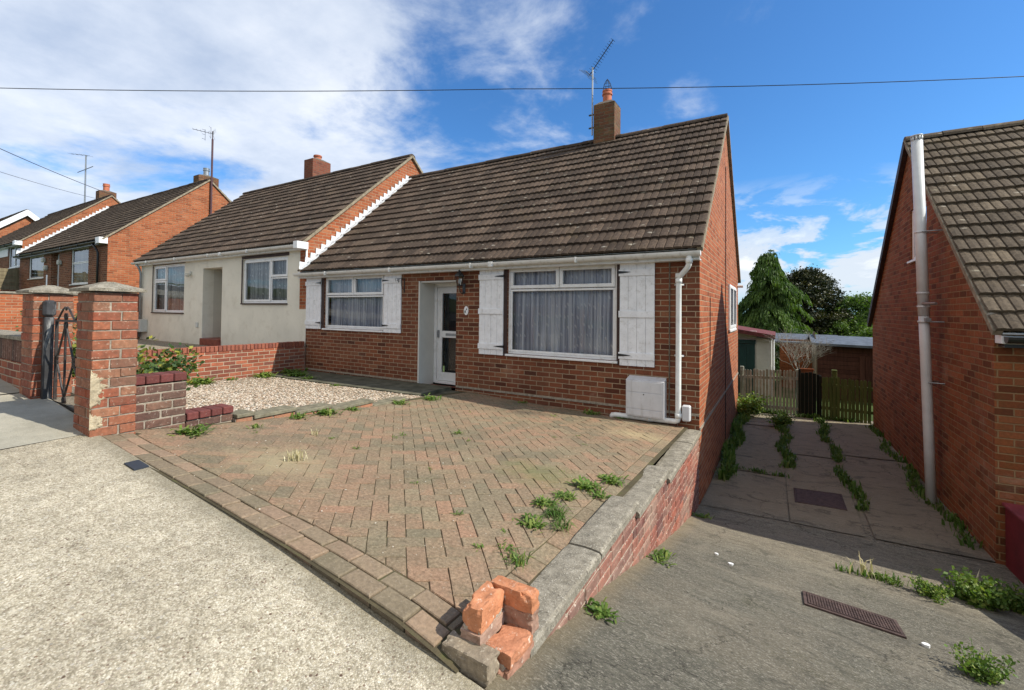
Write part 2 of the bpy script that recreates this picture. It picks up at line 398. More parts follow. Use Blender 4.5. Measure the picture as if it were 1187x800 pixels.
def mat_drive():
    m, t = newmat('old_stained_concrete'); g = t.geo(); pos = g.outputs['Position']; P = t.sep(pos)
    # trowelled streaks run across the fall
    st = t.scl(pos, (1.0, 3.2, 1.0))
    n = t.noise(5.5, 7, .72, st, dist=.6)
    c = t.ramp(n, [(.30, (.115, .107, .080)), (.48, (.190, .176, .132)), (.60, (.26, .242, .182)), (.78, (.38, .355, .27))])
    fl = t.noise(46, 4, .8, t.scl(pos, (1, 1.9, 1)))
    c = t.mix(t.m('MULTIPLY', t.rng(fl, .56, .66), .62), c, (.42, .38, .30))
    c = t.mix(t.m('MULTIPLY', t.rng(fl, .44, .34), .5), c, (.035, .03, .025))
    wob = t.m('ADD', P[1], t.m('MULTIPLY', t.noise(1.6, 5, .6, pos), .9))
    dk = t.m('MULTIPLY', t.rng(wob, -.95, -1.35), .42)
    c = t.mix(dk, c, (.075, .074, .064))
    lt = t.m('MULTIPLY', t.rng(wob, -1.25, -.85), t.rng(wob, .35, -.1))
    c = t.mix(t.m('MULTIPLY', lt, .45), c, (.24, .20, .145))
    patch = t.rng(t.noise(1.15, 5, .6, pos), .47, .60)
    c = t.mix(t.m('MULTIPLY', patch, .45), c, (.24, .205, .15))
    mo = t.rng(t.noise(2.4, 6, .7, t.scl(pos, (1.3, .8, 1))), .56, .68)
    c = t.mix(t.m('MULTIPLY', mo, .35), c, (.075, .075, .035))
    fl2 = t.noise(62, 5, .8, t.scl(pos, (1, 2.2, 1)), dist=.4)
    c = t.mix(t.m('MULTIPLY', t.rng(fl2, .535, .60), .8), c, (.46, .42, .34))
    fl3 = t.noise(23, 6, .78, t.scl(pos, (1, 2.6, 1)), dist=.8)
    c = t.mix(t.m('MULTIPLY', t.rng(fl3, .47, .36), .6), c, (.045, .042, .034))
    c = t.mix(t.m('MULTIPLY', t.rng(fl3, .56, .68), .35), c, (.27, .235, .18))
    c = t.mix(t.m('MULTIPLY', t.rng(P[1], -.1, .3), .60), c, t.mix(t.noise(3, 5, .7, pos), (.24, .20, .14), (.42, .35, .25)))  # warmer, paler slabs between the houses; the colour also lifts their shade
    bigd = t.noise(2.1, 7, .74, t.scl(pos, (1, 1.7, 1)), dist=1.0)
    c = t.mix(t.m('MULTIPLY', t.rng(bigd, .46, .36), .55), c, (.070, .067, .054))
    c = t.mix(t.m('MULTIPLY', t.rng(bigd, .56, .68), .4), c, (.33, .29, .22))
    wf = t.noise(15, 7, .85, t.scl(pos, (1, 3.0, 1)), dist=1.2)
    c = t.mix(t.m('MULTIPLY', t.rng(wf, .60, .65), .75), c, (.52, .48, .40))
    ck = t.vor(.9, t.comb(t.m('ADD', P[0], t.m('MULTIPLY', t.noise(3, 5, .7, pos), .5)), t.m('ADD', P[1], t.m('MULTIPLY', t.noise(4, 5, .7, t.scl(pos, (1, 1, 2))), .5)), 0.0), feature='DISTANCE_TO_EDGE')
    c = t.mix(t.m('MULTIPLY', t.rng(ck.outputs[0], .006, .002), .55), c, (.03, .027, .022))
    # yellowish cement fillet along the wall foot
    fil = t.rng(t.m('ADD', P[0], t.m('MULTIPLY', t.noise(7, 4, .6, pos), .12)), .20, .06)
    ff = t.m('MULTIPLY', fil, t.rng(P[1], .3, -.8))
    c = t.mix(t.m('MULTIPLY', ff, .55), c, (.33, .26, .155))
    h = t.m('ADD', t.m('MULTIPLY', fl, .5), t.m('MULTIPLY', n, .8))
    t.out(c, .93, bump=t.m('ADD', h, t.m('MULTIPLY', fl2, .8)), dist=.018, strength=1.0, spec=.2); return m
drive_m = mat_drive()
def mat_tile(name, base, warm):
    m, t = newmat(name); pos = t.geo().outputs['Position']
    c = t.ramp(t.attr('rnd'), [(0, tuple(q * .72 for q in base)), (.5, base), (1, warm)])
    c = t.mix(.75, c, t.ramp(t.noise(26, 5, .7, pos), [(.3, (.35, .35, .35)), (.7, (1.3, 1.3, 1.3))]), 'MULTIPLY')
    sp = t.vor(5.2, t.scl(pos, (.8, 1.9, 1.9))); s0 = t.sep(sp.outputs['Color'])
    dd = t.m('ADD', sp.outputs['Distance'], t.m('MULTIPLY', t.m('SUBTRACT', t.noise(30, 4, .7, pos), .5), .3))
    blot = t.m('MULTIPLY', t.m('MULTIPLY', t.rng(dd, t.m('ADD', .10, t.m('MULTIPLY', s0[1], .17)), .02), t.m('GREATER_THAN', s0[0], .12)), t.rng(t.noise(.7, 3, .6, pos), .35, .6, .5, 1.0))
    c = t.mix(t.m('MULTIPLY', blot, .8), c, t.mix(s0[2], (.62, .58, .50), (.30, .26, .17)))
    sp2 = t.rng(t.noise(17, 5, .8, t.scl(pos, (1, 1.3, 1.3))), .66, .72)
    c = t.mix(t.m('MULTIPLY', sp2, .7), c, (.46, .42, .34))
    ms = t.rng(t.noise(1.4, 5, .7, pos), .56, .72)
    c = t.mix(t.m('MULTIPLY', ms, .22), c, (.14, .10, .045))
    t.out(c, .9, bump=t.noise(90, 4, .7, pos), dist=.004, spec=.2); return m
tile_main = mat_tile('brown_concrete_tile', (.080, .057, .042), (.120, .085, .062))
tile_right = mat_tile('olive_concrete_tile', (.125, .096, .067), (.170, .132, .090))
tile_far = mat_tile('dark_concrete_tile', (.068, .050, .038), (.095, .070, .052))

def mat_glass():
    m, t = newmat('window_glass')
    fr = t.n('ShaderNodeFresnel'); fr.inputs[0].default_value = 1.5
    g = t.n('ShaderNodeBsdfGlossy'); g.inputs['Roughness'].default_value = .012
    q = t.n('ShaderNodeBump'); q.inputs['Distance'].default_value = .0015
    t.put(q.inputs['Height'], t.noise(2.2, 1, .5, t.geo().outputs['Position'])); t.t.links.new(q.outputs[0], g.inputs['Normal'])
    tr = t.n('ShaderNodeBsdfTransparent'); tr.inputs[0].default_value = (.95, .97, .98, 1)
    f2 = t.m('MULTIPLY', fr.outputs[0], 1.35, clamp=True)
    mx = t.n('ShaderNodeMixShader'); t.t.links.new(f2, mx.inputs[0]); t.t.links.new(tr.outputs[0], mx.inputs[1]); t.t.links.new(g.outputs[0], mx.inputs[2])
    o = t.n('ShaderNodeOutputMaterial'); t.t.links.new(mx.outputs[0], o.inputs[0])
    return m
glass = mat_glass()
def mat_curtain(name, c, c2, wave=26):
    m, t = newmat(name); pos = t.geo().outputs['Position']; P = t.sep(pos)
    n = t.noise(wave, 2, .5, t.comb(P[0], 0.0, t.m('MULTIPLY', P[2], .02)))
    cc = t.ramp(n, [(.35, c2), (.65, c)])
    v = t.vor(8.5, t.comb(t.m('MULTIPLY', t.m('ADD', P[0], t.m('MULTIPLY', P[2], .35)), 1.7), 0.0, t.m('MULTIPLY', P[2], .75)), rnd=.35)
    lf = t.rng(v.outputs['Distance'], .24, .16)
    cc = t.mix(t.m('MULTIPLY', lf, .6), cc, tuple(min(1, q * 1.6) for q in c))
    t.out(cc, .9, spec=.1); return m
curtain_m = mat_curtain('net_curtain', (.93, .95, 1.0), (.38, .41, .52))
curtain_w = mat_curtain('pale_net_curtain', (.66, .68, .66), (.22, .23, .23), 34)
blind_g = mat_curtain('green_grey_blind', (.22, .27, .25), (.08, .10, .10), 3)

def mat_leaf(name, c1, c2, c3=None, trans=.25):
    m, t = newmat(name)
    c = t.ramp(t.attr('rnd'), [(0, c1), (.6, c2), (1, c3 or c2)])
    b = t.n('ShaderNodeBsdfPrincipled'); t.put(b.inputs['Base Color'], c); b.inputs['Roughness'].default_value = .55; b.inputs['Specular IOR Level'].default_value = .3
    tr = t.n('ShaderNodeBsdfTranslucent'); t.put(tr.inputs[0], t.mix(1.0, c, (1.5, 1.7, .7), 'MULTIPLY'))
    mx = t.n('ShaderNodeMixShader'); mx.inputs[0].default_value = trans
    o = t.n('ShaderNodeOutputMaterial')
    t.t.links.new(b.outputs[0], mx.inputs[1]); t.t.links.new(tr.outputs[0], mx.inputs[2]); t.t.links.new(mx.outputs[0], o.inputs[0])
    return m
leaf_weed = mat_leaf('weed_leaf', (.06, .11, .02), (.12, .20, .035), (.24, .28, .07), .3)
leaf_grass = mat_leaf('verge_grass_leaf', (.05, .10, .02), (.09, .17, .03), (.16, .20, .06), .3)
leaf_shrub = mat_leaf('shrub_leaf', (.035, .07, .025), (.08, .13, .03), (.30, .28, .04), .25)
leaf_con = mat_leaf('conifer_leaf', (.025, .055, .012), (.070, .125, .022), (.15, .22, .04), .25)
leaf_dark = mat_leaf('copper_beech_leaf', (.012, .016, .008), (.030, .038, .013), (.10, .085, .025), .12)
leaf_bright = mat_leaf('bright_leaf', (.04, .075, .018), (.085, .145, .028), (.17, .23, .05), .3)
leaf_hedge = mat_leaf('hedge_leaf', (.03, .06, .02), (.05, .10, .025), (.09, .15, .04), .2)
straw = mat_leaf('dry_stalk', (.35, .30, .17), (.48, .42, .26), (.6, .54, .38), .2)
bark = simple('bark', (.10, .075, .05), .95, .3, 14, .1, bump=.01)
twig = simple('pale_twig', (.32, .29, .24), .9, .2, 14, .1)

def mat_wood(name, c1, c2, rough=.85, green=None, gamt=.4):
    m, t = newmat(name); pos = t.geo().outputs['Position']
    n = t.noise(18, 5, .7, t.scl(pos, (1, 1, .12)))
    c = t.mix(.7, t.ramp(t.attr('rnd'), [(0, c1), (1, c2)]), t.ramp(n, [(.3, (.5, .5, .5)), (.7, (1.25, 1.25, 1.25))]), 'MULTIPLY')
    if green: c = t.mix(t.m('MULTIPLY', t.rng(t.noise(5, 5, .7, pos), .45, .6), gamt), c, green)
    t.out(c, rough, bump=n, dist=.004, spec=.15); return m
picket_m = mat_wood('weathered_picket', (.34, .32, .25), (.48, .46, .38), green=(.18, .22, .14), gamt=.6)
greenfence_m = mat_wood('mossy_green_fence', (.095, .115, .035), (.145, .16, .05), green=(.07, .11, .025))
darkgate_m = mat_wood('near_black_gate', (.012, .014, .010), (.025, .025, .018))
shiplap_m = mat_wood('dark_brown_boards', (.065, .026, .018), (.09, .038, .026))
orange_boards = mat_wood('orange_brown_boards', (.22, .075, .03), (.28, .10, .045))
oldboards = mat_wood('old_pale_boards', (.16, .13, .09), (.22, .18, .12))
fencewood = mat_wood('brown_fence_boards', (.17, .14, .085), (.23, .19, .12))

# ------------------------------------------------------------------ walls, windows, roofs
class TF:
    """local (a along wall, d outward, z) -> world"""
    def __init__(s, axis, c, sgn): s.ax = axis; s.c = c; s.s = sgn
    def __call__(s, a, d, z):
        return (a, s.c + s.s * d, z) if s.ax == 'y' else (s.c + s.s * d, a, z)
def tbox(mb, T, a0, a1, d0, d1, z0, z1, rnd=.5, mi=0, c=0.0):
    p = T(a0, d0, z0); q = T(a1, d1, z1)
    mb.box(p[0], q[0], p[1], q[1], p[2], q[2], rnd, mi, c)

def wall(mb, T, a0, a1, z0, topf, ops=(), thick=.25, extra=(), caps=True):
    cuts = sorted(set([a0, a1] + [o[0] for o in ops] + [o[1] for o in ops] + [e for e in extra if a0 < e < a1]))
    for p, q in zip(cuts, cuts[1:]):
        mid = (p + q) / 2
        zs = [z0]
        for o in sorted([o for o in ops if o[0] < mid < o[1]], key=lambda o: o[2]): zs += [o[2], o[3]]
        zs.append(None)
        for i in range(0, len(zs), 2):
            b = zs[i]; tp = zs[i + 1]
            tl, tr = (topf(p), topf(q)) if tp is None else (tp, tp)
            if tl <= b + 1e-4 and tr <= b + 1e-4: continue
            for d in (0, -thick):
                mb.quad([T(p, d, b), T(q, d, b), T(q, d, tr), T(p, d, tl)])
    for o in ops:
        p, q, b, tp = o[:4]
        mb.quad([T(p, 0, b), T(p, -thick, b), T(p, -thick, tp), T(p, 0, tp)])
        mb.quad([T(q, 0, b), T(q, -thick, b), T(q, -thick, tp), T(q, 0, tp)])
        mb.quad([T(p, 0, b), T(q, 0, b), T(q, -thick, b), T(p, -thick, b)])
        mb.quad([T(p, 0, tp), T(q, 0, tp), T(q, -thick, tp), T(p, -thick, tp)])
    for e in ((a0, a1) if T.ax == 'x' and caps else ()): mb.quad([T(e, 0, z0), T(e, -thick, z0), T(e, -thick, topf(e)), T(e, 0, topf(e))])

def window(parent, T, a0, a1, z0, z1, lights, frame=white_u, curt=curtain_m, fw=.055, sill=white_u, sillh=.035, d=-.03, gather=.02, curtd=-.16, sub=True, sash=(), label=None, room=True):
    """lights: (a0,a1,z0,z1) in absolute units; sash: indices of opening lights with a proud frame"""
    fb = MB()
    tbox(fb, T, a0, a1, d - .06, d, z0, z0 + fw * .6, c=.004); tbox(fb, T, a0, a1, d - .06, d, z1 - fw * .6, z1, c=.004)
    tbox(fb, T, a0, a0 + fw * .6, d - .06, d, z0 + fw * .6, z1 - fw * .6, c=.004); tbox(fb, T, a1 - fw * .6, a1, d - .06, d, z0 + fw * .6, z1 - fw * .6, c=.004)
    pb = MB()
    for i, (p, q, b, tp) in enumerate(lights):
        pr = .012 if i in sash else -.006
        f = fw if i in sash else fw * .62
        tbox(fb, T, p, q, d - .05, d + pr, b, b + f, c=.005); tbox(fb, T, p, q, d - .05, d + pr, tp - f, tp, c=.005)
        tbox(fb, T, p, p + f, d - .05, d + pr, b + f, tp - f, c=.005); tbox(fb, T, q - f, q, d - .05, d + pr, b + f, tp - f, c=.005)
        pb.quad([T(p + f, d - .02, b + f), T(q - f, d - .02, b + f), T(q - f, d - .02, tp - f), T(p + f, d - .02, tp - f)])
    w = fb.build('window', frame, parent)
    if label: w['label'] = label
    pb.build('pane', glass, w)
    cb = MB(); n = max(24, int((a1 - a0) / .012)); pts = []
    rr = random.Random(int(a0 * 100)); ph = rr.random() * 9
    for i in range(n + 1):
        a = lerp(a0 + .01, a1 - .01, i / n)
        o = math.sin(a * 62 + ph + 2.2 * math.sin(a * 7)) * gather * (.6 + .4 * math.sin(a * 5 + 1)) + gather * .4 * math.sin(a * 143)
        pts.append((a, curtd + o))
    for (p, q) in zip(pts, pts[1:]):
        cb.quad([T(p[0], p[1], z0 + .01), T(q[0], q[1], z0 + .01), T(q[0], q[1], z1 - .01), T(p[0], p[1], z1 - .01)])
    cb.build('curtain', curt, w, smooth=True)
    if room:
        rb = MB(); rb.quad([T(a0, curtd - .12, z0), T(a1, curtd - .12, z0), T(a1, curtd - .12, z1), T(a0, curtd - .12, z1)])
        rb.build('dark_room_sheet', room_dark, w)  # dark sheet painting the gloom of the room behind the curtain
    if sill:
        sb = MB(); tbox(sb, T, a0 - .02, a1 + .02, d - .01, .045, z0 - sillh, z0 - .002, c=.005); sb.build('sill', sill, w)
    return w

def roof_slope(mb, x0, x1, ye, ze, yr, zr, nrow=16, pitch=.115, coarse=False, seed=1, lip=.036):
    rr = random.Random(seed)
    L = math.hypot(yr - ye, zr - ze); ty, tz = (yr - ye) / L, (zr - ze) / L
    sg = 1 if yr > ye else -1
    ny, nz = -tz * sg, ty * sg
    g = L / nrow
    prof = [(0, .002), (.10, .016), (.5, .021), (.90, .016)] if not coarse else [(0, 0.004), (.5, .020)]
    xs = []
    nc = int((x1 - x0) / pitch)
    pw = (x1 - x0) / nc
    for k in range(nc):
        for f, h in prof: xs.append((x0 + (k + f) * pw, h, k))
    xs.append((x1, .002, nc - 1))
    sag = [rr.uniform(-.006, .006) for _ in range(nc // 2 + 2)]
    for r in range(nrow):
        s0 = r * g; s1 = s0 + g * 1.03
        offs = [rr.uniform(-.004, .006) for _ in range(nc // 2 + 2)]
        rb_ = rr.uniform(-.15, .15); rn = [min(1, max(0, rr.random() + rb_)) for _ in range(nc // 2 + 2)]; x_s = rr.random() * 9
        b = len(mb.v); m = len(xs)
        for line in range(3):
            for (x, h, k) in xs:
                if line == 0: s = s0 + offs[k // 2]; hh = h + .002
                elif line == 1: s = s0 + offs[k // 2]; hh = h + lip + offs[(k // 2 * 7) % len(offs)] * .5
                else: s = s1; hh = h * .9 + .004
                mb.v.append((x, ye + ty * s + ny * hh, ze + tz * s + nz * hh))
        for i in range(m - 1):
            q = rn[xs[i][2] // 2]
            mb.f.append((b + i, b + i + 1, b + m + i + 1, b + m + i)); mb.r.append(q); mb.mi.append(0)
            mb.f.append((b + m + i, b + m + i + 1, b + 2 * m + i + 1, b + 2 * m + i)); mb.r.append(q); mb.mi.append(0)
    return (ty, tz, ny, nz, L)

def rake_box(mb, x0, x1, ye, ze, yr, zr, h0, h1, rnd=.5, ext=0.0):
    L = math.hypot(yr - ye, zr - ze); ty, tz = (yr - ye) / L, (zr - ze) / L
    sg = 1 if yr > ye else -1; ny, nz = -tz * sg, ty * sg
    e0 = (ye - ty * ext, ze - tz * ext)
    vs = []
    for x in (x0, x1):
        for (y, z) in (e0, (yr, zr)):
            for h in (h0, h1): vs.append((x, y + ny * h, z + nz * h))
    mb.raw(vs, [(0, 1, 3, 2), (4, 6, 7, 5), (0, 4, 5, 1), (2, 3, 7, 6), (0, 2, 6, 4), (1, 5, 7, 3)], rnd)

YB = 6.6; YR = 3.3; YE0 = -.20; YE1 = 6.80; RISE = 3.04
def house_roof(h, x0, x1, dz, tm, seed, coarse=False, nrow=16, verge_r=True, verge_l=False, pitch=.115, overl=0.0, overr=.05, vr_mat=None, ridge_mat=None):
    ze = 2.33 + dz; zr = ze + RISE
    mb = MB(); roof_slope(mb, x0 - overl, x1 + overr, YE0, ze, YR, zr, nrow, pitch, coarse, seed)
    rf = mb.build('roof', tm, h)
    mb = MB(); roof_slope(mb, x0 - overl, x1 + overr, YE1, ze, YR, zr, nrow, pitch * 2, True, seed + 5)
    # underlay boarding just below the tiles so the roof is solid
    for (a, b) in (((YE0 + .02, ze - .03), (YR, zr - .03)), ((YE1 - .02, ze - .03), (YR, zr - .03))):
        mb.quad([(x0, a[0], a[1]), (x1, a[0], a[1]), (x1, b[0], b[1]), (x0, b[0], b[1])])
    mb.build('rear_roof', tm, h)
    # ridge tiles
    mb = MB(); rr = random.Random(seed); x = x0 - overl; n = 0
    while x < x1 + overr - .05:
        e = min(x + .45, x1 + overr); jz = rr.uniform(-.006, .006); rnd = rr.random(); seg = 8; vs = []
        for xx, k in ((x, 1.0), (e - .008, .97)):
            for i in range(seg + 1):
                a = PI * i / seg
                vs.append((xx, YR + .13 * k * math.cos(a), zr - .035 + jz + .105 * k * math.sin(a)))
        fs = [(i, i + 1, seg + 2 + i, seg + 1 + i) for i in range(seg)] + [tuple(range(seg + 1))[::-1], tuple(range(seg + 1, 2 * seg + 2))]
        mb.raw(vs, fs, rnd); x = e
    mb.build('ridge_tiles', ridge_mat or tm, rf)
    for on, xa, xb in ((verge_r, x1 - .01, x1 + overr + .012), (verge_l, x0 + .01, x0 - overl - .012)):
        if on:
            for ye in (YE0 + .02, YE1 - .02):
                e_ = 0 if ye < 3 else (-.002 if xb > xa else .002)
                vm = MB(); rake_box(vm, xa + e_, xb + e_, ye, ze, YR, zr, -.035, .022); vm.build('verge', vr_mat or verge, rf)
    return rf

def gutter(h, x0, x1, ztop, mat=fascia_w, fasc=fascia_w, y=-.20):
    mb = MB(); seg = 8; r = .056
    n = 2
    vs = []
    for x in (x0, x1):
        for rad in (r, r - .006):
            for i in range(seg + 1):
                a = PI + PI * i / seg
                vs.append((x, y - .01 + rad * math.cos(a), ztop + rad * 1.15 * math.sin(a)))
    m = seg + 1; fs = []
    for i in range(seg):
        fs.append((i, i + 1, 2 * m + i + 1, 2 * m + i)); fs.append((m + i, 3 * m + i, 3 * m + i + 1, m + i + 1))
    fs.append(tuple(range(m))); fs.append(tuple(range(2 * m, 3 * m)))
    fs.append((0, 2 * m, 3 * m, m)); fs.append((seg, m + seg, 3 * m + seg, 2 * m + seg))
    mb.raw(vs, fs)
    xx = x0 + 1.1
    while xx < x1 - .3:                       # brackets and one union
        mb.box(xx, xx + .03, y - .075, y + .06, ztop - .078, ztop + .004, c=.003); xx += 1.9
    mb.box(x0 + (x1 - x0) * .62, x0 + (x1 - x0) * .62 + .09, y - .075, y + .055, ztop - .076, ztop + .006, c=.006)
    g = mb.build('gutter', mat, h)
    mb = MB(); mb.box(x0 + .01, x1 - .02, y + .055, y + .075, ztop - .105, ztop + .04)
    mb.box(x0 + .01, x1 - .02, y + .075, -.002, ztop - .105, ztop - .090)
    mb.build('fascia', fasc, h)
    return g

def chimney(h, x0, x1, y0, y1, z0, z1, mat, pot=None, pr=.10, ph=.30, flaunch=True, potm=terracotta, cage=False, corb=True):
    mb = MB(); mb.box(x0, x1, y0, y1, z0, z1)
    c = mb.build('chimney', mat, h)
    mb = MB(); cx, cy = (x0 + x1) / 2, (y0 + y1) / 2
    vs = [(x0 - .004, y0 - .004, z1), (x1 + .004, y0 - .004, z1), (x1 + .004, y1 + .004, z1), (x0 - .004, y1 + .004, z1),
          (cx - .13, cy - .13, z1 + .09), (cx + .13, cy - .13, z1 + .09), (cx + .13, cy + .13, z1 + .09), (cx - .13, cy + .13, z1 + .09)]
    mb.raw(vs, [(0, 1, 5, 4), (1, 2, 6, 5), (2, 3, 7, 6), (3, 0, 4, 7), (4, 5, 6, 7), (3, 2, 1, 0)])
    mb.build('flaunching', mortar_dark, c)
    if pot:
        mb = MB(); mb.lathe([(pr, 0), (pr * .97, ph * .55), (pr * .98, ph * .62), (pr * 1.14, ph * .64), (pr * 1.16, ph * .74), (pr * 1.02, ph * .78), (pr * 1.02, ph * .88), (pr * 1.10, ph * .90), (pr * 1.1, ph), (pr * .86, ph), (pr * .86, ph * .3)], (cx, cy, z1 + .07))
        p = mb.build('chimney_pot', potm, c, smooth=False)
        if cage:
            mb = MB(); z = z1 + .07 + ph
            for k in range(8):
                a = 2 * PI * k / 8
                pts = [(cx + pr * .98 * math.cos(a) * q, cy + pr * .98 * math.sin(a) * q, z + e) for q, e in ((1, -.03), (1.0, .06), (.78, .14), (.4, .215), (0.02, .27))]
                mb.tube(pts, .0045, 5)
            for e, q in ((.06, 1.0), (.14, .78)):
                mb.tube([(cx + pr * .98 * q * math.cos(2 * PI * k / 16), cy + pr * .98 * q * math.sin(2 * PI * k / 16), z + e) for k in range(17)], .004, 5)
            mb.build('bird_guard', black, c)
    return c

def gtop(dz):
    ze = 2.33 + dz; 
    def f(y): return (ze - .03) + RISE * (1 - abs(y - YR) / (YR - YE0)) 
    return f

def flashing(h, x, dz_low, y0=-.16, y1=3.25):
    """stepped flashing up a gable where the lower roof meets it"""
    ze = 2.33 + dz_low; L = math.hypot(YR - YE0, RISE); ty, tz = (YR - YE0) / L, RISE / L; ny, nz = -tz, ty
    mb = MB()
    n = 24; s = .02
    while s < L - .12:
        e = s + .185
        def P(ss, hh, xx): return (xx, YE0 + ty * ss + ny * hh, ze + tz * ss + nz * hh)
        # soaker lying on the tiles
        mb.raw([P(s, .052, x), P(e - .01, .050, x), P(e - .01, .055, x + .13), P(s, .057, x + .13), P(s, .034, x), P(e - .01, .034, x), P(e - .01, .034, x + .13), P(s, .034, x + .13)],
               [(0, 1, 2, 3), (0, 3, 7, 4), (2, 1, 5, 6), (3, 2, 6, 7)])
        # upstand with a level stepped top
        a = P(s, .03, x + .006); b = P(e - .004, .03, x + .006)
        zt = b[2] + .075
        mb.raw([a, b, (b[0], b[1], zt), (a[0], a[1] + .012, zt + .012), (a[0] - .004, a[1], a[2]), (b[0] - .004, b[1], b[2]), (b[0] - .004, b[1], zt), (a[0] - .004, a[1] + .012, zt + .012)],
               [(0, 1, 2, 3), (0, 3, 7, 4), (1, 2, 6, 5), (3, 2, 6, 7)])
        s += .18
    mb.build('stepped_flashing', lead, h)

# ================================================================== SETTING
def grid(mb, x0, x1, y0, y1, nx, ny, f):
    b = len(mb.v)
    for j in range(ny + 1):
        for i in range(nx + 1):
            x = lerp(x0, x1, i / nx); y = lerp(y0, y1, j / ny); mb.v.append((x, y, f(x, y)))
    for j in range(ny):
        for i in range(nx):
            a = b + j * (nx + 1) + i; mb.f.append((a, a + 1, a + nx + 2, a + nx + 1)); mb.r.append(.5); mb.mi.append(0)

def mat_ground():
    m, t = newmat('rough_grass_ground'); pos = t.geo().outputs['Position']
    c = t.ramp(t.noise(.6, 6, .7, pos), [(.3, (.04, .06, .018)), (.6, (.07, .10, .03)), (.8, (.12, .11, .06))])
    t.out(c, .95, bump=t.noise(8, 5, .7, pos), dist=.03, spec=.1); return m
ground_m = mat_ground()
mb = MB()
def gz(x, y):
    z = interp(x, [(-400, 18), (-60, 4.2), (-30, 2.2), (-20, 1.4), (-16, .2), (-4, -1.35), (3, -1.35), (12, -1.9), (400, -18)])
    z = interp(x, [(-400, 18), (-60, 3.6), (-30, 1.5), (-20, .6), (-10, -.9), (-4, -1.35), (3, -1.35), (12, -2.1), (400, -16)])
    if y > 7: z -= min(y - 7, 80) * .02
    return z
xs = [-400, -200, -100, -60, -45, -30, -20, -16, -10, -4, 0, 3, 8, 12, 30, 60, 120, 400]
ys = [-400, -100, -40, -20, -14, -8, -5, 0, 4, 7, 10, 15, 25, 40, 87, 200, 500]
for y in ys:
    for x in xs: mb.v.append((x, y, gz(x, y)))
n = len(xs)
for j in range(len(ys) - 1):
    for i in range(n - 1):
        a = j * n + i; mb.f.append((a, a + 1, a + n + 1, a + n)); mb.r.append(.5); mb.mi.append(0)
struct('ground', mb, ground_m)

# footpath: aggregate bay, with smoother old bays further up the street
mb = MB(); grid(mb, -3.72, 12, -8.6, -4.955, 126, 30, lambda x, y: hp(x, y) + .004 * mn.noise(Vector((x * 1.3, y * 1.3, 0))))
for xx0, xx1 in ((-3.72, 12),):
    pass
struct('footpath', mb, footpath_m, True)
mb = MB()
rr = random.Random(3)
def bay(x0, x1, y0, y1, dz):
    nx = max(2, int((x1 - x0) / .4)); b = MB(); g = .006
    grid(mb, x0 + g, x1 - g, y0 + g, y1 - g, nx, 4, lambda x, y: hp(x, y) + dz)
xb = -3.72
while xb > -40:
    for (ya, yb) in ((-6.1, -4.9), (-7.35, -6.1), (-8.6, -7.35)):
        bay(xb - 1.75, xb - .014, ya, yb, rr.uniform(-.004, .006))
    xb -= 1.75
struct('old_footpath', mb, slab_m)
mb = MB(); grid(mb, -40.2, -3.70, -8.62, -4.7, 90, 3, lambda x, y: hp(x, y) - .012)
struct('footpath_joints', mb, soil)
mb = MB()
xk = -40
while xk < 12:
    z = hp(xk + .45, -8.7)
    vs = []
    e = xk + .905
    for x in (xk, e):
        zz = hp(x, -8.7)
        vs += [(x, -8.75, zz - .3), (x, -8.6, zz - .3), (x, -8.6, zz + .003), (x, -8.75, zz - .004)]
    mb.raw(vs, [(0, 1, 2, 3), (7, 6, 5, 4), (3, 2, 6, 7), (0, 3, 7, 4), (1, 5, 6, 2)]); xk += .915
struct('kerb', mb, slab_m)
mb = MB(); grid(mb, -60, 60, -15.5, -8.75, 120, 4, lambda x, y: hp(x, -8.75) - .12)
def mat_asphalt():
    m, t = newmat('asphalt'); pos = t.geo().outputs['Position']
    c = t.ramp(t.noise(70, 4, .7, pos), [(.3, (.03, .03, .03)), (.7, (.075, .073, .07))])
    t.out(c, .9, bump=t.noise(120, 3, .7, pos), dist=.004, spec=.3); return m
asphalt = mat_asphalt()
struct('road', mb, asphalt)

# shared driveway: steep apron and slabs between the houses
mb = MB()
def drvn(x, y): return drv(x, y) + .010 * mn.noise(Vector((x * 1.7, y * 1.7, 5)))
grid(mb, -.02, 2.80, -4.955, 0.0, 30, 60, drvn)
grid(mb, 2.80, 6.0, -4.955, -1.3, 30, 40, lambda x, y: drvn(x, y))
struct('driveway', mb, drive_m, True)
mb = MB()
def slabrow(x0f, x1f, ys, dzs):
    for (ya, yb), dz in zip(zip(ys, ys[1:]), dzs):
        b = len(mb.v); nx, ny = 6, 8
        for j in range(ny + 1):
            y = lerp(ya + .012, yb - .012, j / ny)
            for i in range(nx + 1):
                x = lerp(x0f(y), x1f(y), i / nx)
                edge = (i in (0, nx)) * .0 
                mb.v.append((x, y, drvn(x, y) + dz + .004))
        for j in range(ny):
            for i in range(nx):
                a = b + j * (nx + 1) + i; mb.f.append((a, a + 1, a + nx + 2, a + nx + 1)); mb.r.append(.5); mb.mi.append(0)
slabrow(lambda y: .02, lambda y: .996 - .01 * y, [0.0, 1.9, 3.7, 5.4, 7.0], [.0, .006, .0, .01])
slabrow(lambda y: 1.012 - .01 * y, lambda y: 1.72 + .03 * math.sin(y), [0.0, 1.35, 3.3, 5.2, 7.0], [.002, .0, .008, .0])
slabrow(lambda y: 1.80 + .03 * math.sin(y), lambda y: 2.74, [0.0, 2.1, 3.6, 5.3, 7.0], [.004, -.002, .008, .0])
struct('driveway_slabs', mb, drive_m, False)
mb = MB(); grid(mb, -.02, 2.82, -.05, 7.2, 10, 24, lambda x, y: drvn(x, y) - .012)
struct('driveway_bed', mb, drive_m)
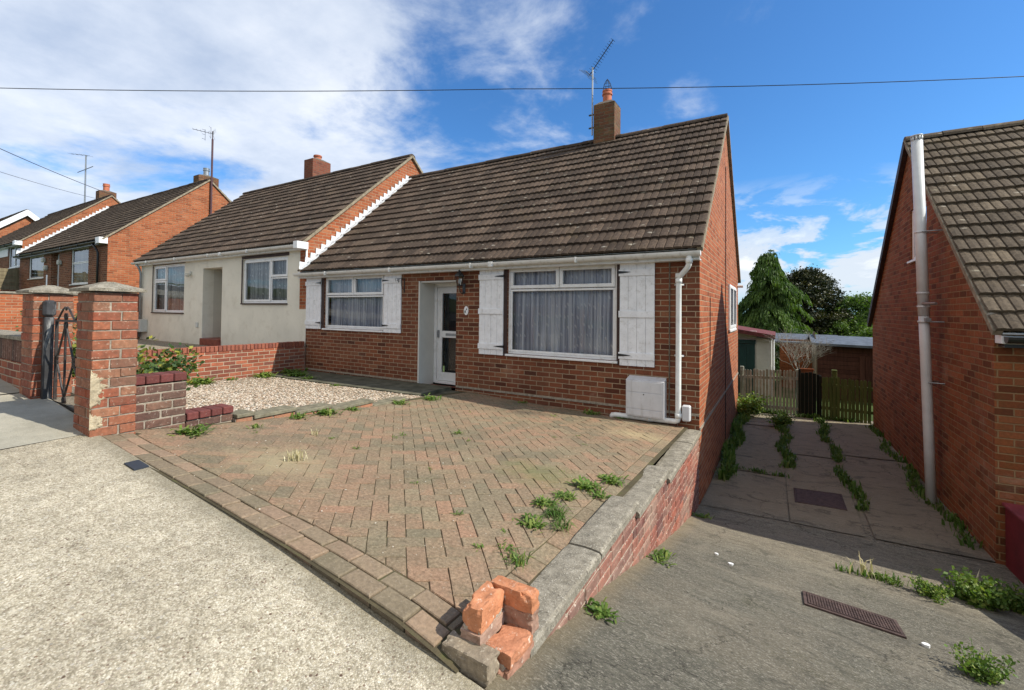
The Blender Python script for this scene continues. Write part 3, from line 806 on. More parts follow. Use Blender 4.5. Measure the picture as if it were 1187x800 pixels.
mb = MB(); grid(mb, -25, 30, 6.6, 40, 40, 30, lambda x, y: -1.12 - max(0, y - 7) * .012 + .03 * mn.noise(Vector((x, y, 0))) + (max(0, -x - 8) * .12))
struct('back_gardens', mb, ground_m)

# block paved forecourt ------------------------------------------------------
XL = -3.735; XR = -.175; YF = -4.95; YH = -.015
def clip(poly, x0, x1, y0, y1):
    for ax, val, keep in ((0, x0, 1), (0, x1, -1), (1, y0, 1), (1, y1, -1)):
        out = []
        for i in range(len(poly)):
            a, b = poly[i], poly[(i + 1) % len(poly)]
            da = (a[ax] - val) * keep; db = (b[ax] - val) * keep
            if da >= 0: out.append(a)
            if (da >= 0) != (db >= 0):
                t = da / (da - db); out.append((a[0] + (b[0] - a[0]) * t, a[1] + (b[1] - a[1]) * t))
        poly = out
        if len(poly) < 3: return []
    return poly
def paver_poly(mb, poly, surf, rnd, rr, inset=.0035, lift=0.0, g=.0020, mi=0, deep=.035):
    n = len(poly); cx = sum(p[0] for p in poly) / n; cy = sum(p[1] for p in poly) / n
    A = abs(sum(poly[i][0] * poly[(i + 1) % n][1] - poly[(i + 1) % n][0] * poly[i][1] for i in range(n))) / 2
    if A < .0008: return
    sx, sy = rr.uniform(-.02, .02), rr.uniform(-.02, .02); dz = rr.uniform(-.0025, .0025) + lift
    z0 = surf(cx, cy)
    gx = (surf(cx + .1, cy) - surf(cx - .1, cy)) / .2; gy = (surf(cx, cy + .1) - surf(cx, cy - .1)) / .2
    def shrink(p, d):
        vx, vy = cx - p[0], cy - p[1]; L = math.hypot(vx, vy) or 1; k = d * 1.35 / L
        return (p[0] + vx * k, p[1] + vy * k)
    def Z(p): return z0 + (gx + sx) * (p[0] - cx) + (gy + sy) * (p[1] - cy) + dz
    o = [shrink(p, g) for p in poly]; t = [shrink(p, g + inset) for p in poly]
    vs = [(p[0], p[1], Z(p)) for p in t] + [(p[0], p[1], Z(p) - .0045) for p in o] + [(p[0], p[1], Z(p) - deep) for p in o]
    fs = [tuple(range(n))]
    for i in range(n):
        j = (i + 1) % n
        fs.append((i, n + i, n + j, j)); fs.append((n + i, 2 * n + i, 2 * n + j, n + j))
    mb.raw(vs, fs, rnd, mi)
rr = random.Random(11)
mb = MB(); U = .1; c45 = math.sqrt(.5)
ox, oy = -2.0, -2.5
for i in range(-46, 47):
    for j in range(-46, 47):
        k = (i - j) % 4
        if k == 0: rect = [(i, j), (i + 2, j), (i + 2, j + 1), (i, j + 1)]
        elif k == 3: rect = [(i, j), (i + 1, j), (i + 1, j + 2), (i, j + 2)]
        else: continue
        poly = [(ox + U * (a * c45 - b * c45), oy + U * (a * c45 + b * c45)) for a, b in rect]
        poly = clip(poly, XL + .005, XR - .11, YF + .21, YH)
        if len(poly) < 3: continue
        cx = sum(p[0] for p in poly) / len(poly); cy = sum(p[1] for p in poly) / len(poly)
        if cx < -3.62 and cy < -4.7: continue
        base = .5 + .45 * mn.noise(Vector((cx * .8, cy * .8, 1.7))) + rr.uniform(-.35, .35)
        paver_poly(mb, poly, front, max(0, min(1, base)), rr)
# side border and two front border courses
y = YF + .21
while y < YH - .02:
    e = min(y + .2, YH); paver_poly(mb, [(XR - .105, y), (XR - .005, y), (XR - .005, e), (XR - .105, e)], front, rr.random(), rr); y = e
struct('block_paving', mb, paver)
mb = MB()
for row, (ya, yb) in enumerate(((YF + .105, YF + .205), (YF - .005, YF + .10))):
    x = XL + .05 + row * .07
    while x < -.27:
        e = min(x + .2, -.255)
        paver_poly(mb, [(x, ya), (e, ya), (e, yb), (x, yb)], front, rr.random(), rr, lift=.004 if row else .002, inset=.006, g=.004, deep=.09); x = e
struct('paving_border', mb, paver_edge)
def mat_joint():
    m, t = newmat('sandy_mossy_joint'); pos = t.geo().outputs['Position']
    c = t.ramp(t.noise(3.5, 6, .7, pos), [(.3, (.045, .038, .025)), (.55, (.09, .075, .045)), (.72, (.08, .095, .03))])
    t.out(c, .95, bump=t.noise(90, 3, .7, pos), dist=.004, spec=.1); return m
joint_m = mat_joint()
mb = MB(); grid(mb, XL - .12, XR + .04, YF - .02, YH + .01, 24, 34, lambda x, y: front(x, y) - .006)
0 and grid(mb, XL + .1, -.25, YF - .03, YF - .012, 20, 1, lambda x, y: hp(x, y) - .004 if y < YF - .02 else front(x, YF) - .012)
struct('paving_bed', mb, joint_m)

rr = random.Random(91); mb = MB()
for _ in range(900):
    x = rr.uniform(-3.6, -.25); y = rr.uniform(-4.9, -.1)
    if mn.noise(Vector((x * 1.3, y * 1.3, 6))) < -.05 and rr.random() < .8: continue
    r = rr.uniform(.002, .006); z = front(x, y) + .003; a = rr.random() * 6.28
    p = [(x + r * math.cos(a + q) * rr.uniform(.7, 1.3), y + r * math.sin(a + q) * rr.uniform(.7, 1.3), z) for q in (0, 1.6, 3.2, 4.7)]
    mb.raw(p + [(x, y, z + r * .8)], [(0, 1, 4), (1, 2, 4), (2, 3, 4), (3, 0, 4)], rr.random())
gt2 = mb.build('grit', attr_mat('loose_grit', [(.10, .08, .06), (.42, .36, .28), (.62, .58, .50), (.22, .15, .10)], dark=.2)); gt2['kind'] = 'stuff'; gt2['label'] = 'fine grit and crumbs scattered over the block paving'; gt2['category'] = 'grit'
# gravel garden between the gate and the house
def grav(x, y):
    zr = interp(y, [(-4.6, .60), (-4.2, .50), (-3.5, .385), (-3, .335), (-2.4, .28), (-1.8, .21), (-1, .13), (0, .085)])
    zl = interp(y, [(-4.6, .66), (-4.0, .30), (-2.5, .13), (0, .08)])
    return lerp(zr, zl, min(1, max(0, (-3.9 - x) / 3.5)))
mb = MB(); grid(mb, -8.36, -3.845, -4.9, -.92, 40, 34, lambda x, y: grav(x, y) + .008 * mn.noise(Vector((x * 4, y * 4, 0))))
gravbase = simple('gravel_grit', (.34, .29, .22), .95, .3, 60, .1, bump=.01)
struct('gravel_bed', mb, gravbase)
rr = random.Random(5); mb = MB()
ICO = [(0, 0, 1), (.9, 0, .3), (.28, .85, .3), (-.72, .53, .3), (-.72, -.53, .3), (.28, -.85, .3), (0, 0, -.6)]
ICF = [(0, 1, 2), (0, 2, 3), (0, 3, 4), (0, 4, 5), (0, 5, 1), (6, 2, 1), (6, 3, 2), (6, 4, 3), (6, 5, 4), (6, 1, 5)]
for _ in range(15000):
    x = rr.uniform(-8.3, -3.86); y = rr.uniform(-4.3, -.95)
    if x > -4.6 and rr.random() < .3: pass
    r = rr.uniform(.007, .018); a = rr.random() * 6.28; ca, sa = math.cos(a), math.sin(a)
    sx, sy, sz = r * rr.uniform(.8, 1.5), r * rr.uniform(.7, 1.1), r * rr.uniform(.5, .8)
    z = grav(x, y) + .006
    mb.raw([(x + (p[0] * sx) * ca - (p[1] * sy) * sa, y + p[0] * sx * sa + p[1] * sy * ca, z + p[2] * sz) for p in ICO], ICF, rr.random())
pebble = attr_mat('mixed_pebble', [(.26, .18, .12), (.40, .31, .22), (.52, .45, .35), (.62, .56, .48), (.33, .22, .15), (.48, .39, .29)], dark=.2, scale=60, bump=.001)
gv = mb.build('gravel', pebble); gv['kind'] = 'stuff'; gv['label'] = 'pale mixed gravel covering the small front garden'; gv['category'] = 'gravel'
mb = MB()
xx = -8.36
for wd in (.9, .95, .88, .92, .6, .9):
    e = xx + wd
    if e > -3.3: break
    mb.box(xx + .005, e - .005, -.92, -.01, -.2, 0, c=.0); 
    for k in range(8): v = mb.v[len(mb.v) - 8 + k]; mb.v[len(mb.v) - 8 + k] = (v[0], v[1], (grav(v[0], -.9) + .022) if v[2] == 0 else v[2])
    xx = e
mb.box(-3.95 - .55, -3.78, -.90, -.02, -.2, .085)
pathc = simple('greenish_path_concrete', (.12, .115, .085), .95, .25, 5, .15, bump=.004, dirt=(.06, .07, .035))
struct('house_path', mb, pathc)

# gardens of the houses up the street
mb = MB()
grid(mb, -17.1, -8.45, -4.82, 0, 20, 10, lambda x, y: lerp(hp(x) - .25, .47, min(1, (y + 4.82) / 2.5)))
struct('upper_garden_gravel', mb, gravbase)
mb = MB(); grid(mb, -30.7, -17.12, -4.82, 0, 12, 6, lambda x, y: lerp(hp(x) - .1, 1.62, min(1, (y + 4.8) / 2.5)))
grid(mb, -60, -30.8, -4.82, 0, 12, 6, lambda x, y: lerp(hp(x) - .1, 2.3 + (-30.8 - x) * .03, min(1, (y + 4.8) / 2.5)))
struct('upper_garden', mb, ground_m)

# ================================================================== MAIN BUNGALOW
TFm = TF('y', 0, -1)
H = thing('brick_bungalow', 'red brick bungalow in the middle with white shutters and recessed front door', 'bungalow', (-4.2, 3.3, 0))
LWo = (-7.70, -5.86, 1.09, 2.235); RWo = (-2.965, -1.115, .80, 2.235); DO = (-4.92, -4.035, .07, 2.055)
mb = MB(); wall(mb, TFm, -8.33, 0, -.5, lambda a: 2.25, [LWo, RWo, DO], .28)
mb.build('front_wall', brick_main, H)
def gable_top(a): return gtop(0)(a)
mb = MB(); GW = (4.0, 5.6, 1.16, 2.12)
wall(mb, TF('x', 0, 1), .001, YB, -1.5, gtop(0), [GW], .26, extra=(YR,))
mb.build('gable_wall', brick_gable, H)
mb = MB(); wall(mb, TF('y', YB, 1), -8.33, 0, -1.5, lambda a: 2.3, [], .25); mb.build('rear_wall', brick_gable, H)
mb = MB(); mb.box(-.0, .012, .004, YB, -.045, -.005); mb.box(-8.32, -4.94, -.008, .02, .145, .175); mb.box(-4.02, -.005, -.008, .02, .145, .175); mb.build('damp_course', mortar, H)
rf = house_roof(H, -8.36, 0, 0, tile_main, 21, nrow=16)
gutter(H, -8.47, .04, 2.30)
# strip of soldier bricks is hidden by gutter; window units
z0, z1 = RWo[2], RWo[3]; tr = 1.865
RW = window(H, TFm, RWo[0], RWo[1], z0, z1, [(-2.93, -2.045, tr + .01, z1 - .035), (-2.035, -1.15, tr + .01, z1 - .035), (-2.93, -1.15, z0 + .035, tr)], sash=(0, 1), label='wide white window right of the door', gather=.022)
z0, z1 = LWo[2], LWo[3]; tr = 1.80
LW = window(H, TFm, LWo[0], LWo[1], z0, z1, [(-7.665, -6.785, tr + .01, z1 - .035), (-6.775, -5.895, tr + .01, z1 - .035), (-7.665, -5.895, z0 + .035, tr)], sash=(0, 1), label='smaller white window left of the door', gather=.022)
gw = window(H, TF('x', 0, 1), GW[0], GW[1], GW[2], GW[3], [(4.03, 4.80, 1.19, 2.09), (4.81, 5.57, 1.19, 2.09)], sash=(0, 1), d=.03, label='white side window in the gable', sillh=.05)
def shutter(x0, x1, z0, z1, hinge_at, rails, lab):
    mb = MB(); n = 4; w = (x1 - x0) / n; rr = random.Random(int(x0 * 77))
    for i in range(n):
        mb.box(x0 + i * w + .0015, x0 + (i + 1) * w - .0015, -.028, -.003, z0 + rr.uniform(0, .004), z1, c=.0025)
    for zz in rails: mb.box(x0 - .012, x1 + .004, -.046, -.0285, zz, zz + .095, c=.004)
    s = mb.build('shutter', white_paint, H); s['label'] = lab
    for zz in (rails[0], rails[-1]):
        mb = MB(); z = zz + .055
        if hinge_at > 0: pts = [(x1 + .025, z - .02), (x1 + .025, z + .02), (x1 - .10, z + .010), (x1 - .17, z), (x1 - .10, z - .010)]
        else: pts = [(x0 - .025, z - .02), (x0 - .025, z + .02), (x0 + .10, z + .010), (x0 + .17, z), (x0 + .10, z - .010)]
        k = len(pts); vs = [(p[0], -.053, p[1]) for p in pts] + [(p[0], -.0465, p[1]) for p in pts]
        mb.raw(vs, [tuple(range(k))] + [(i, (i + 1) % k, k + (i + 1) % k, k + i) for i in range(k)])
        mb.build('strap_hinge', black, s)
    return s
shutter(-3.52, -3.035, .765, 2.235, 1, (.86, 1.45, 2.03), 'shutter immediately right of the door')
shutter(-1.065, -.575, .745, 2.225, -1, (.84, 1.43, 2.02), 'shutter beside the downpipe')
shutter(-8.315, -7.79, 1.065, 2.235, 1, (1.15, 2.03), 'shutter at the left end of the facade')
s4 = shutter(-5.83, -5.365, 1.055, 2.235, -1, (1.14, 2.03), 'shutter left of the doorway carrying the house number')
for (a, b, z0, z1) in ((-7.79, -7.70, 1.06, 2.235), (-3.035, -2.965, .77, 2.235), (-1.115, -1.065, .75, 2.235)):
    mb = MB(); mb.box(a + .003, b - .003, -.012, -.001, z0, z1); mb.build('window_trim', darktrim, H)
# door and porch recess
mb = MB()
mb.box(-4.925, -4.895, -.012, .40, .075, 2.05); mb.box(-4.89, -4.04, .02, .40, 2.025, 2.05)
mb.build('door_reveal', greypaint, H)
mb = MB(); mb.box(-4.05, -4.035 + .002, .28, .42, .07, 2.05); mb.build('door_jamb', brick_main, H)
mb = MB(); d0 = .40
xa, xb_, za, zb = -4.895, -4.02, .10, 2.03
mb.box(xa, xa + .07, d0, d0 + .07, za, zb, c=.004); mb.box(xb_ - .07, xb_, d0, d0 + .07, za, zb, c=.004); mb.box(xa + .07, xb_ - .07, d0, d0 + .07, zb - .07, zb, c=.004); mb.box(xa + .07, xb_ - .07, d0 - .03, d0 + .07, za, za + .05, c=.004)
df = mb.build('door_frame', white_u, H)
mb = MB(); a, b, z0, z1 = xa + .075, xb_ - .075, za + .055, zb - .075; e = .12
mb.box(a, a + e, d0 + .01, d0 + .06, z0, z1, c=.006); mb.box(b - e, b, d0 + .01, d0 + .06, z0, z1, c=.006)
mb.box(a + e, b - e, d0 + .01, d0 + .06, z0, z0 + .16, c=.006); mb.box(a + e, b - e, d0 + .01, d0 + .06, z1 - .12, z1, c=.006); mb.box(a + e, b - e, d0 + .01, d0 + .06, .98, 1.11, c=.006)
dr = mb.build('door', white_u, H)
mb = MB(); mb.quad([(a + e, d0 + .03, z0 + .16), (b - e, d0 + .03, z0 + .16), (b - e, d0 + .03, .98), (a + e, d0 + .03, .98)]); mb.quad([(a + e, d0 + .03, 1.11), (b - e, d0 + .03, 1.11), (b - e, d0 + .03, z1 - .12), (a + e, d0 + .03, z1 - .12)]); mb.build('pane', glass, dr)
mb = MB(); mb.quad([(a, d0 + .25, z0), (b, d0 + .25, z0), (b, d0 + .25, z1), (a, d0 + .25, z1)]); mb.build('dark_hall_sheet', room_dark, dr)  # near-black sheet put in for the unlit hall behind the glass
mb = MB(); mb.box(a + .22, b - .22, d0 + .002, d0 + .0098, 1.02, 1.065, c=.002); mb.build('letterbox', steel, dr)
mb = MB(); mb.box(a + .035, a + .065, d0 - .035, d0 + .0095, .98, 1.12, c=.004); mb.build('handle', steel, dr)
mb = MB(); mb.box(-4.93, -4.03, -.30, .40, -.2, .07, c=.01); st = mb.build('doorstep', redtile, H)
# brick head over the doorway is the wall itself; lantern and plaque
L = thing('wall_lantern', 'black coach lantern on the brick beside the front door', 'lantern', (-3.865, -.05, 1.95))
mb = MB(); mb.box(-3.895, -3.835, -.018, -.001, 1.80, 1.98, c=.006); mb.tube([(-3.865, -.015, 1.84), (-3.865, -.07, 1.80), (-3.865, -.12, 1.84), (-3.865, -.14, 1.93)], .009, 8)
mb.lathe([(.0, .0), (.05, .0), (.055, .012), (.035, .02)], (-3.865, -.14, 1.935), 6)
for k in range(6):
    an = 2 * PI * k / 6; mb.tube([(-3.865 + .045 * math.cos(an), -.14 + .045 * math.sin(an), 1.95), (-3.865 + .075 * math.cos(an), -.14 + .075 * math.sin(an), 2.10)], .005, 5)
mb.lathe([(.09, 0), (.085, .02), (.04, .07), (.02, .085), (.02, .11), (.0, .12)], (-3.865, -.14, 2.10), 6)
mb.build('bracket', black, L)
mb = MB(); mb.lathe([(.040, 0), (.068, .148), ], (-3.865, -.14, 1.952), 6); lg = mb.build('lantern_glass', glass, L)
mb = MB(); mb.lathe([(.0, 0), (.018, .01), (.026, .05), (.015, .09), (0, .10)], (-3.865, -.14, 1.965), 10); mb.build('bulb', white_u, L)
def textmesh(txt, size, loc, rot, mat, name, parent=None, label=None, cat=None, ext=.001):
    cu = bpy.data.curves.new(name, 'FONT'); cu.body = txt; cu.size = size; cu.extrude = ext; cu.align_x = 'CENTER'; cu.align_y = 'CENTER'
    to = bpy.data.objects.new('tmp', cu); col.objects.link(to)
    dg = bpy.context.evaluated_depsgraph_get(); dg.update()
    me = bpy.data.meshes.new_from_object(to.evaluated_get(dg)); bpy.data.objects.remove(to); bpy.data.curves.remove(cu)
    me.transform(Matrix.Translation(Vector(loc) - (ORG[parent.name] if parent else Vector((0, 0, 0)))) @ rot.to_matrix().to_4x4() if hasattr(rot, 'to_matrix') else rot)
    me.materials.clear(); me.materials.append(mat)
    o = bpy.data.objects.new(name, me); col.objects.link(o)
    if parent: o.parent = parent; ORG[o.name] = ORG[parent.name]
    return o
from mathutils import Euler
textmesh('170', .085, (-5.45, -.0478, 2.085), Euler((PI / 2, 0, 0)), black, 'house_number', s4)
mb = MB(); seg = 24
vs = [(-3.81 + .045 * math.cos(2 * PI * k / seg), d, 1.505 + .078 * math.sin(2 * PI * k / seg)) for d in (-.014, -.001) for k in range(seg)]
mb.raw(vs, [tuple(range(seg))] + [(k, (k + 1) % seg, seg + (k + 1) % seg, seg + k) for k in range(seg)])
pq = thing('oval_plaque', 'small white oval plaque on the brick below the lantern', 'plaque', (-3.81, 0, 1.5))
mb.build('plate', white_u, pq)
mb = MB()
for (cx, cz, rx, rz) in ((-3.828, 1.487, .012, .026), (-3.80, 1.528, .010, .016)):
    vs = [(cx + rx * math.cos(2 * PI * k / 12), d, cz + rz * math.sin(2 * PI * k / 12)) for d in (-.0165, -.0142) for k in range(12)]
    mb.raw(vs, [tuple(range(12))] + [(k, (k + 1) % 12, 12 + (k + 1) % 12, 12 + k) for k in range(12)])
mb.build('motif', black, pq)
# small dark bracket by the left shutter
hb = thing('hanging_bracket', 'small black scroll bracket on the brick between shutter and doorway', 'bracket', (-5.3, 0, 2.0))
mb = MB(); mb.box(-5.31, -5.29, -.012, -.001, 1.84, 2.12, c=.002)
mb.tube([(-5.30, -.01, 2.09), (-5.30, -.08, 2.11), (-5.30, -.15, 2.10), (-5.30, -.18, 2.06), (-5.30, -.16, 2.03), (-5.30, -.14, 2.05)], .006, 6)
mb.tube([(-5.30, -.01, 1.88), (-5.30, -.06, 1.93), (-5.30, -.09, 2.0), (-5.30, -.08, 2.10)], .005, 6)
mb.build('scroll', iron, hb)
# meter box, pipe, cable, vent
mb = MB(); X0, X1, Z0, Z1 = -.925, -.415, .085, .615; D = .17
vs = [(X0, -D, Z0), (X1, -D, Z0), (X1, -D, Z1 - .04), (X0, -D, Z1 - .04), (X0, -.001, Z0), (X1, -.001, Z0), (X1, -.001, Z1), (X0, -.001, Z1)]
mb.raw(vs, [(0, 1, 2, 3), (1, 5, 6, 2), (4, 0, 3, 7), (3, 2, 6, 7), (0, 4, 5, 1)])
mb.box(X0 + .012, X1 - .022, -D - .006, -D - .0005, Z0 + .105, Z0 + .325, c=.003); mb.box(X0 + .012, X1 - .022, -D - .006, -D - .0005, Z0 + .333, Z1 - .055, c=.003); mb.box(X0 + .012, X1 - .022, -D - .006, -D - .0005, Z0 + .015, Z0 + .098, c=.003)
mt = mb.build('meter_box', meter_w, H)
mb = MB(); mb.lathe([(0, 0), (.008, 0), (.008, .004)], (0, 0, 0), 8); mb.v = [(-.68 + v[0], -D - .008 - v[2], .39 + v[1]) for v in mb.v]; mb.build('lock', black, mt)
mb = MB(); r = .036; yy = -.075
mb.tube([(-.10, -.20, 2.27), (-.10, -.20, 2.17), (-.105, -.19, 2.13), (-.13, -.16, 2.09), (-.20, -.11, 2.02), (-.235, -.085, 1.99), (-.25, yy, 1.95), (-.25, yy, 1.0), (-.252, yy, .12), (-.262, yy, .075), (-.29, yy, .06), (-.62, yy - .01, .055), (-1.10, yy - .02, .05), (-1.135, yy - .02, .045), (-1.15, yy - .02, .01)], r, 14)
for zz in (1.93, 2.0, .14): mb.tube([(-.25, yy, zz - .03), (-.25, yy, zz + .03)], r + .007, 14)
mb.tube([(-.10, -.20, 2.15), (-.10, -.20, 2.21)], r + .008, 14)
for zz in (1.88, .93): mb.box(-.31, -.19, -.045, -.001, zz - .012, zz + .012, c=.004)
mb.tube([(-.62, -.02, .05), (-.62, -.14, .05)], .012, 8); mb.tube([(-.58, yy, .056), (-.66, yy - .01, .055)], r + .006, 14)
mb.build('downpipe', white_pipe, H, smooth=True)
mb = MB(); mb.box(-.385, -.372, -.014, -.001, .02, 2.2); mb.build('cable_cover', mortar_dark, H)
mb = MB(); mb.box(-.205, -.10, -.09, -.001, .075, .285, c=.015); mb.build('balanced_flue_cover', meter_w, H)
mb = MB(); mb.box(.001, .014, 3.34, 3.352, -.95, 4.4); mb.build('gable_cable', black, H)
mb = MB(); mb.tube([(.0, 6.45, 2.20), (.13, 6.45, 2.20)], .035, 12); mb.build('overflow_pipe', white_pipe, H)
chimney(H, -2.66, -2.18, 3.12, 3.56, 5.1, 6.14, brick_chim, pot=True, cage=True)

# ================================================================== CREAM BUNGALOW
dz = .65
W = thing('rendered_bungalow', 'cream rendered bungalow joined to the left of the middle one', 'bungalow', (-12.8, 3.3, .5))
T = TFm
o1 = (-16.20, -14.15, 1.36, 2.82); o2 = (-11.0, -9.07, 1.64, 2.76); o3 = (-13.05, -12.02, .5, 2.62)
mb = MB(); wall(mb, T, -17.1, -8.345, -.2, lambda a: 2.95, [o1, o2, o3], .28); mb.build('front_wall', cream, W)
mb = MB(); wall(mb, TF('x', -8.345, 1), -.001, YB, 1.5, gtop(dz), [], .25, extra=(YR,)); mb.build('gable_wall', brick_gable, W)
mb = MB(); wall(mb, TF('x', -17.1, -1), .001, YB, -.2, gtop(dz), [], .25, extra=(YR,)); mb.build('left_gable_wall', brick_gable, W)
mb = MB(); wall(mb, TF('y', YB, 1), -17.1, -8.35, -.5, lambda a: 2.95); mb.build('rear_wall', brick_gable, W)
house_roof(W, -17.12, -8.34, dz, tile_main, 33, nrow=16, verge_l=True, overl=.04)
gutter(W, -17.9 + .7, -8.34, 2.955)
flashing(H, -8.33, 0)
mb = MB(); mb.box(-8.42, -8.27, -.30, -.02, 2.86, 3.02, c=.004); mb.build('eaves_box', white_u, W)
mb = MB(); mb.box(-8.355, -8.325, -.035, .0, 2.28, 2.93); mb.build('corner_strip', white_u, W)
window(W, T, *o2, [(-10.965, -9.80, 1.675, 2.725), (-9.79, -9.105, 2.28, 2.725), (-9.79, -9.105, 1.675, 2.27)], sash=(0, 1), curt=curtain_w, sill=darktrim, label='cream house window right of its doorway', gather=.018)
window(W, T, *o1, [(-16.165, -15.38, 2.35, 2.785), (-16.165, -15.38, 1.395, 2.34), (-15.37, -14.185, 1.395, 2.785)], sash=(0, 1), curt=curtain_w, sill=darktrim, label='cream house window left of its doorway', gather=.018)
for (a, b, z0, z1) in ((o1[0] - .05, o1[1] + .05, 2.83, 2.875), (o2[0] - .05, o2[1] + .05, 2.77, 2.85), (o1[0] - .05, o1[0] - .003, o1[2], o1[3]), (o2[0] - .05, o2[0] - .003, o2[2], o2[3])):
    mb = MB(); mb.box(a, b, -.012, -.001, z0, z1); mb.build('window_trim', darktrim, W)
mb = MB(); mb.quad([(-13.05, .28, .5), (-13.05, 1.15, .5), (-13.05, 1.15, 2.62), (-13.05, .28, 2.62)]); mb.quad([(-12.02, .28, .5), (-12.02, 1.15, .5), (-12.02, 1.15, 2.62), (-12.02, .28, 2.62)])
mb.quad([(-13.05, 1.15, .5), (-12.02, 1.15, .5), (-12.02, 1.15, 2.62), (-13.05, 1.15, 2.62)]); mb.quad([(-13.05, .28, 2.62), (-12.02, .28, 2.62), (-12.02, 1.15, 2.62), (-13.05, 1.15, 2.62)])
mb.build('porch_recess', cream_dim, W)
mb = MB(); mb.box(-13.048, -12.022, -.06, 1.14, .2, .66, c=.01); mb.build('doorstep', redtile, W)
mb = MB(); mb.box(-12.95, -12.12, 1.09, 1.14, .67, 2.55, c=.01); mb.box(-12.78, -12.3, 1.075, 1.089, 1.5, 2.3, c=.004); mb.build('door', white_u, W)
mb = MB(); mb.box(-17.05, -16.55, -.2, -.001, .72, 1.12, c=.01); mb.build('meter_box', shed_white, W)
mb = MB(); mb.tube([(-16.98, -.18, 2.93), (-16.98, -.10, 2.75), (-16.98, -.06, 2.6), (-16.98, -.06, .55)], .034, 10); mb.build('downpipe', steel, W, smooth=True)
mb = MB(); mb.lathe([(.02, -.06), (.07, 0), (.06, .05), (.0, .06)], (-13.75, -.09, 2.45), 10); mb.box(-13.79, -13.71, -.03, -.001, 2.44, 2.56); mb.build('wall_lamp', shed_white, W)
mb = MB(); mb.box(-13.35, -13.25, -.05, -.001, .95, 1.1, c=.01); mb.build('vent', shed_white, W)
chimney(W, -13.92, -13.42, 3.62, 4.36, 5.3, 6.93, brick_chim2, pot=True, ph=.16, pr=.13)
# gate post / side post left of the house
# ================================================================== BRICK HOUSES FURTHER UP
dz = 1.62
B3 = thing('dark_brick_bungalow', 'brick bungalow beyond the cream one with black gutter and tall gable', 'bungalow', (-25, 3.3, 1.7))
a1 = (-23.76, -21.86, 2.40, 3.86); a2 = (-29.45, -27.25, 2.78, 3.84); a3 = (-26.25, -25.2, 1.75, 3.82)
mb = MB(); wall(mb, T, -30.6, -20, .5, lambda a: 3.92, [a1, a2, a3], .28); mb.build('front_wall', brick_main, B3)
mb = MB(); wall(mb, TF('x', -20, 1), .001, YB, .5, gtop(dz), [], .25, extra=(YR,)); mb.build('gable_wall', brick_far, B3)
mb = MB(); wall(mb, TF('y', YB, 1), -30.6, -20, .5, lambda a: 3.9); mb.build('rear_wall', brick_far, B3)
house_roof(B3, -30.62, -20, dz, tile_far, 41, nrow=16, coarse=True)
gutter(B3, -30.9, -19.97, 3.90, mat=black, fasc=steel)
mb = MB(); mb.box(-20.30, -19.94, -.27, -.02, 3.80, 4.02, c=.004); mb.build('eaves_box', white_u, B3)
window(B3, T, *a1, [(-23.73, -21.89, 2.43, 3.25), (-23.73, -21.89, 3.26, 3.83)], curt=blind_g, label='window right of the dark house door', gather=.01)
window(B3, T, *a2, [(-29.42, -27.28, 2.81, 3.81)], curt=blind_g, label='window left of the dark house door', gather=.01)
mb = MB(); mb.box(-26.22, -25.23, .2, .26, 1.75, 3.8, c=.01); mb.build('door', meter_w, B3)
mb = MB(); mb.tube([(-20.9, -.2, 3.88), (-20.75, -.10, 3.65), (-20.72, -.06, 3.5), (-20.72, -.06, 1.4)], .036, 10); mb.build('downpipe', black, B3, smooth=True)
for (x, z) in ((-24.9, 3.35), (-26.7, 3.2), (-27.0, 3.55)):
    mb = MB(); mb.box(x - .09, x + .09, -.14, -.001, z - .1, z + .1, c=.03); mb.build('wall_lamp', shed_white, B3)
chimney(B3, -22.35, -21.85, 3.7, 4.55, 6.3, 7.62, brick_chim, pot=True, pr=.12, ph=.36, potm=steel)
dz = 2.27
B4 = thing('far_brick_bungalow', 'fourth bungalow up the street, joined to the dark brick one', 'bungalow', (-36, 3.3, 2.4))
a1 = (-32.95, -30.95, 3.43, 4.52)
mb = MB(); wall(mb, T, -41, -30.6, 1.2, lambda a: 4.57, [a1], .28); mb.build('front_wall', brick_main, B4)
mb = MB(); wall(mb, TF('x', -30.6, 1), .001, YB, 3.2, gtop(dz), [], .25, extra=(YR,)); mb.build('gable_wall', brick_far, B4)
mb = MB(); wall(mb, TF('y', YB, 1), -41, -30.6, 1.2, lambda a: 4.5); mb.build('rear_wall', brick_far, B4)
house_roof(B4, -41, -30.6, dz, tile_far, 47, nrow=15, coarse=True, verge_l=True)
gutter(B4, -41.2, -30.6, 4.56, mat=black, fasc=fascia_w)
flashing(B3, -30.58, 1.62)
mb = MB(); mb.box(-30.85, -30.52, -.28, -.02, 4.46, 4.66, c=.004); mb.build('eaves_box', white_u, B4)
window(B4, T, *a1, [(-32.92, -31.95, 3.46, 4.49), (-31.94, -30.98, 3.46, 4.49)], sash=(1,), curt=blind_g, label='pale framed window of the fourth bungalow', gather=.01)
mb = MB(); mb.box(-36.5, -33.0, -.03, -.002, 4.05, 4.48, c=.003); mb.build('cladding_panel', white_paint, B4)
chimney(B4, -34.0, -33.45, 3.6, 4.4, 7.0, 8.40, brick_chim, pot=True, pr=.15, ph=.42)
dz = 3.15
B5 = thing('white_barged_house', 'farthest brick house on the left with broad white bargeboards', 'house', (-50, 3.3, 3.2))
mb = MB(); wall(mb, TF('x', -46.3, 1), 0, YB, 1.5, gtop(dz), [], .25, extra=(YR,)); mb.build('gable_wall', brick_far, B5)
mb = MB(); wall(mb, T, -56, -46.3, 1.5, lambda a: 5.45); wall(mb, TF('y', YB, 1), -56, -46.3, 1.5, lambda a: 5.45); mb.build('long_walls', brick_far, B5)
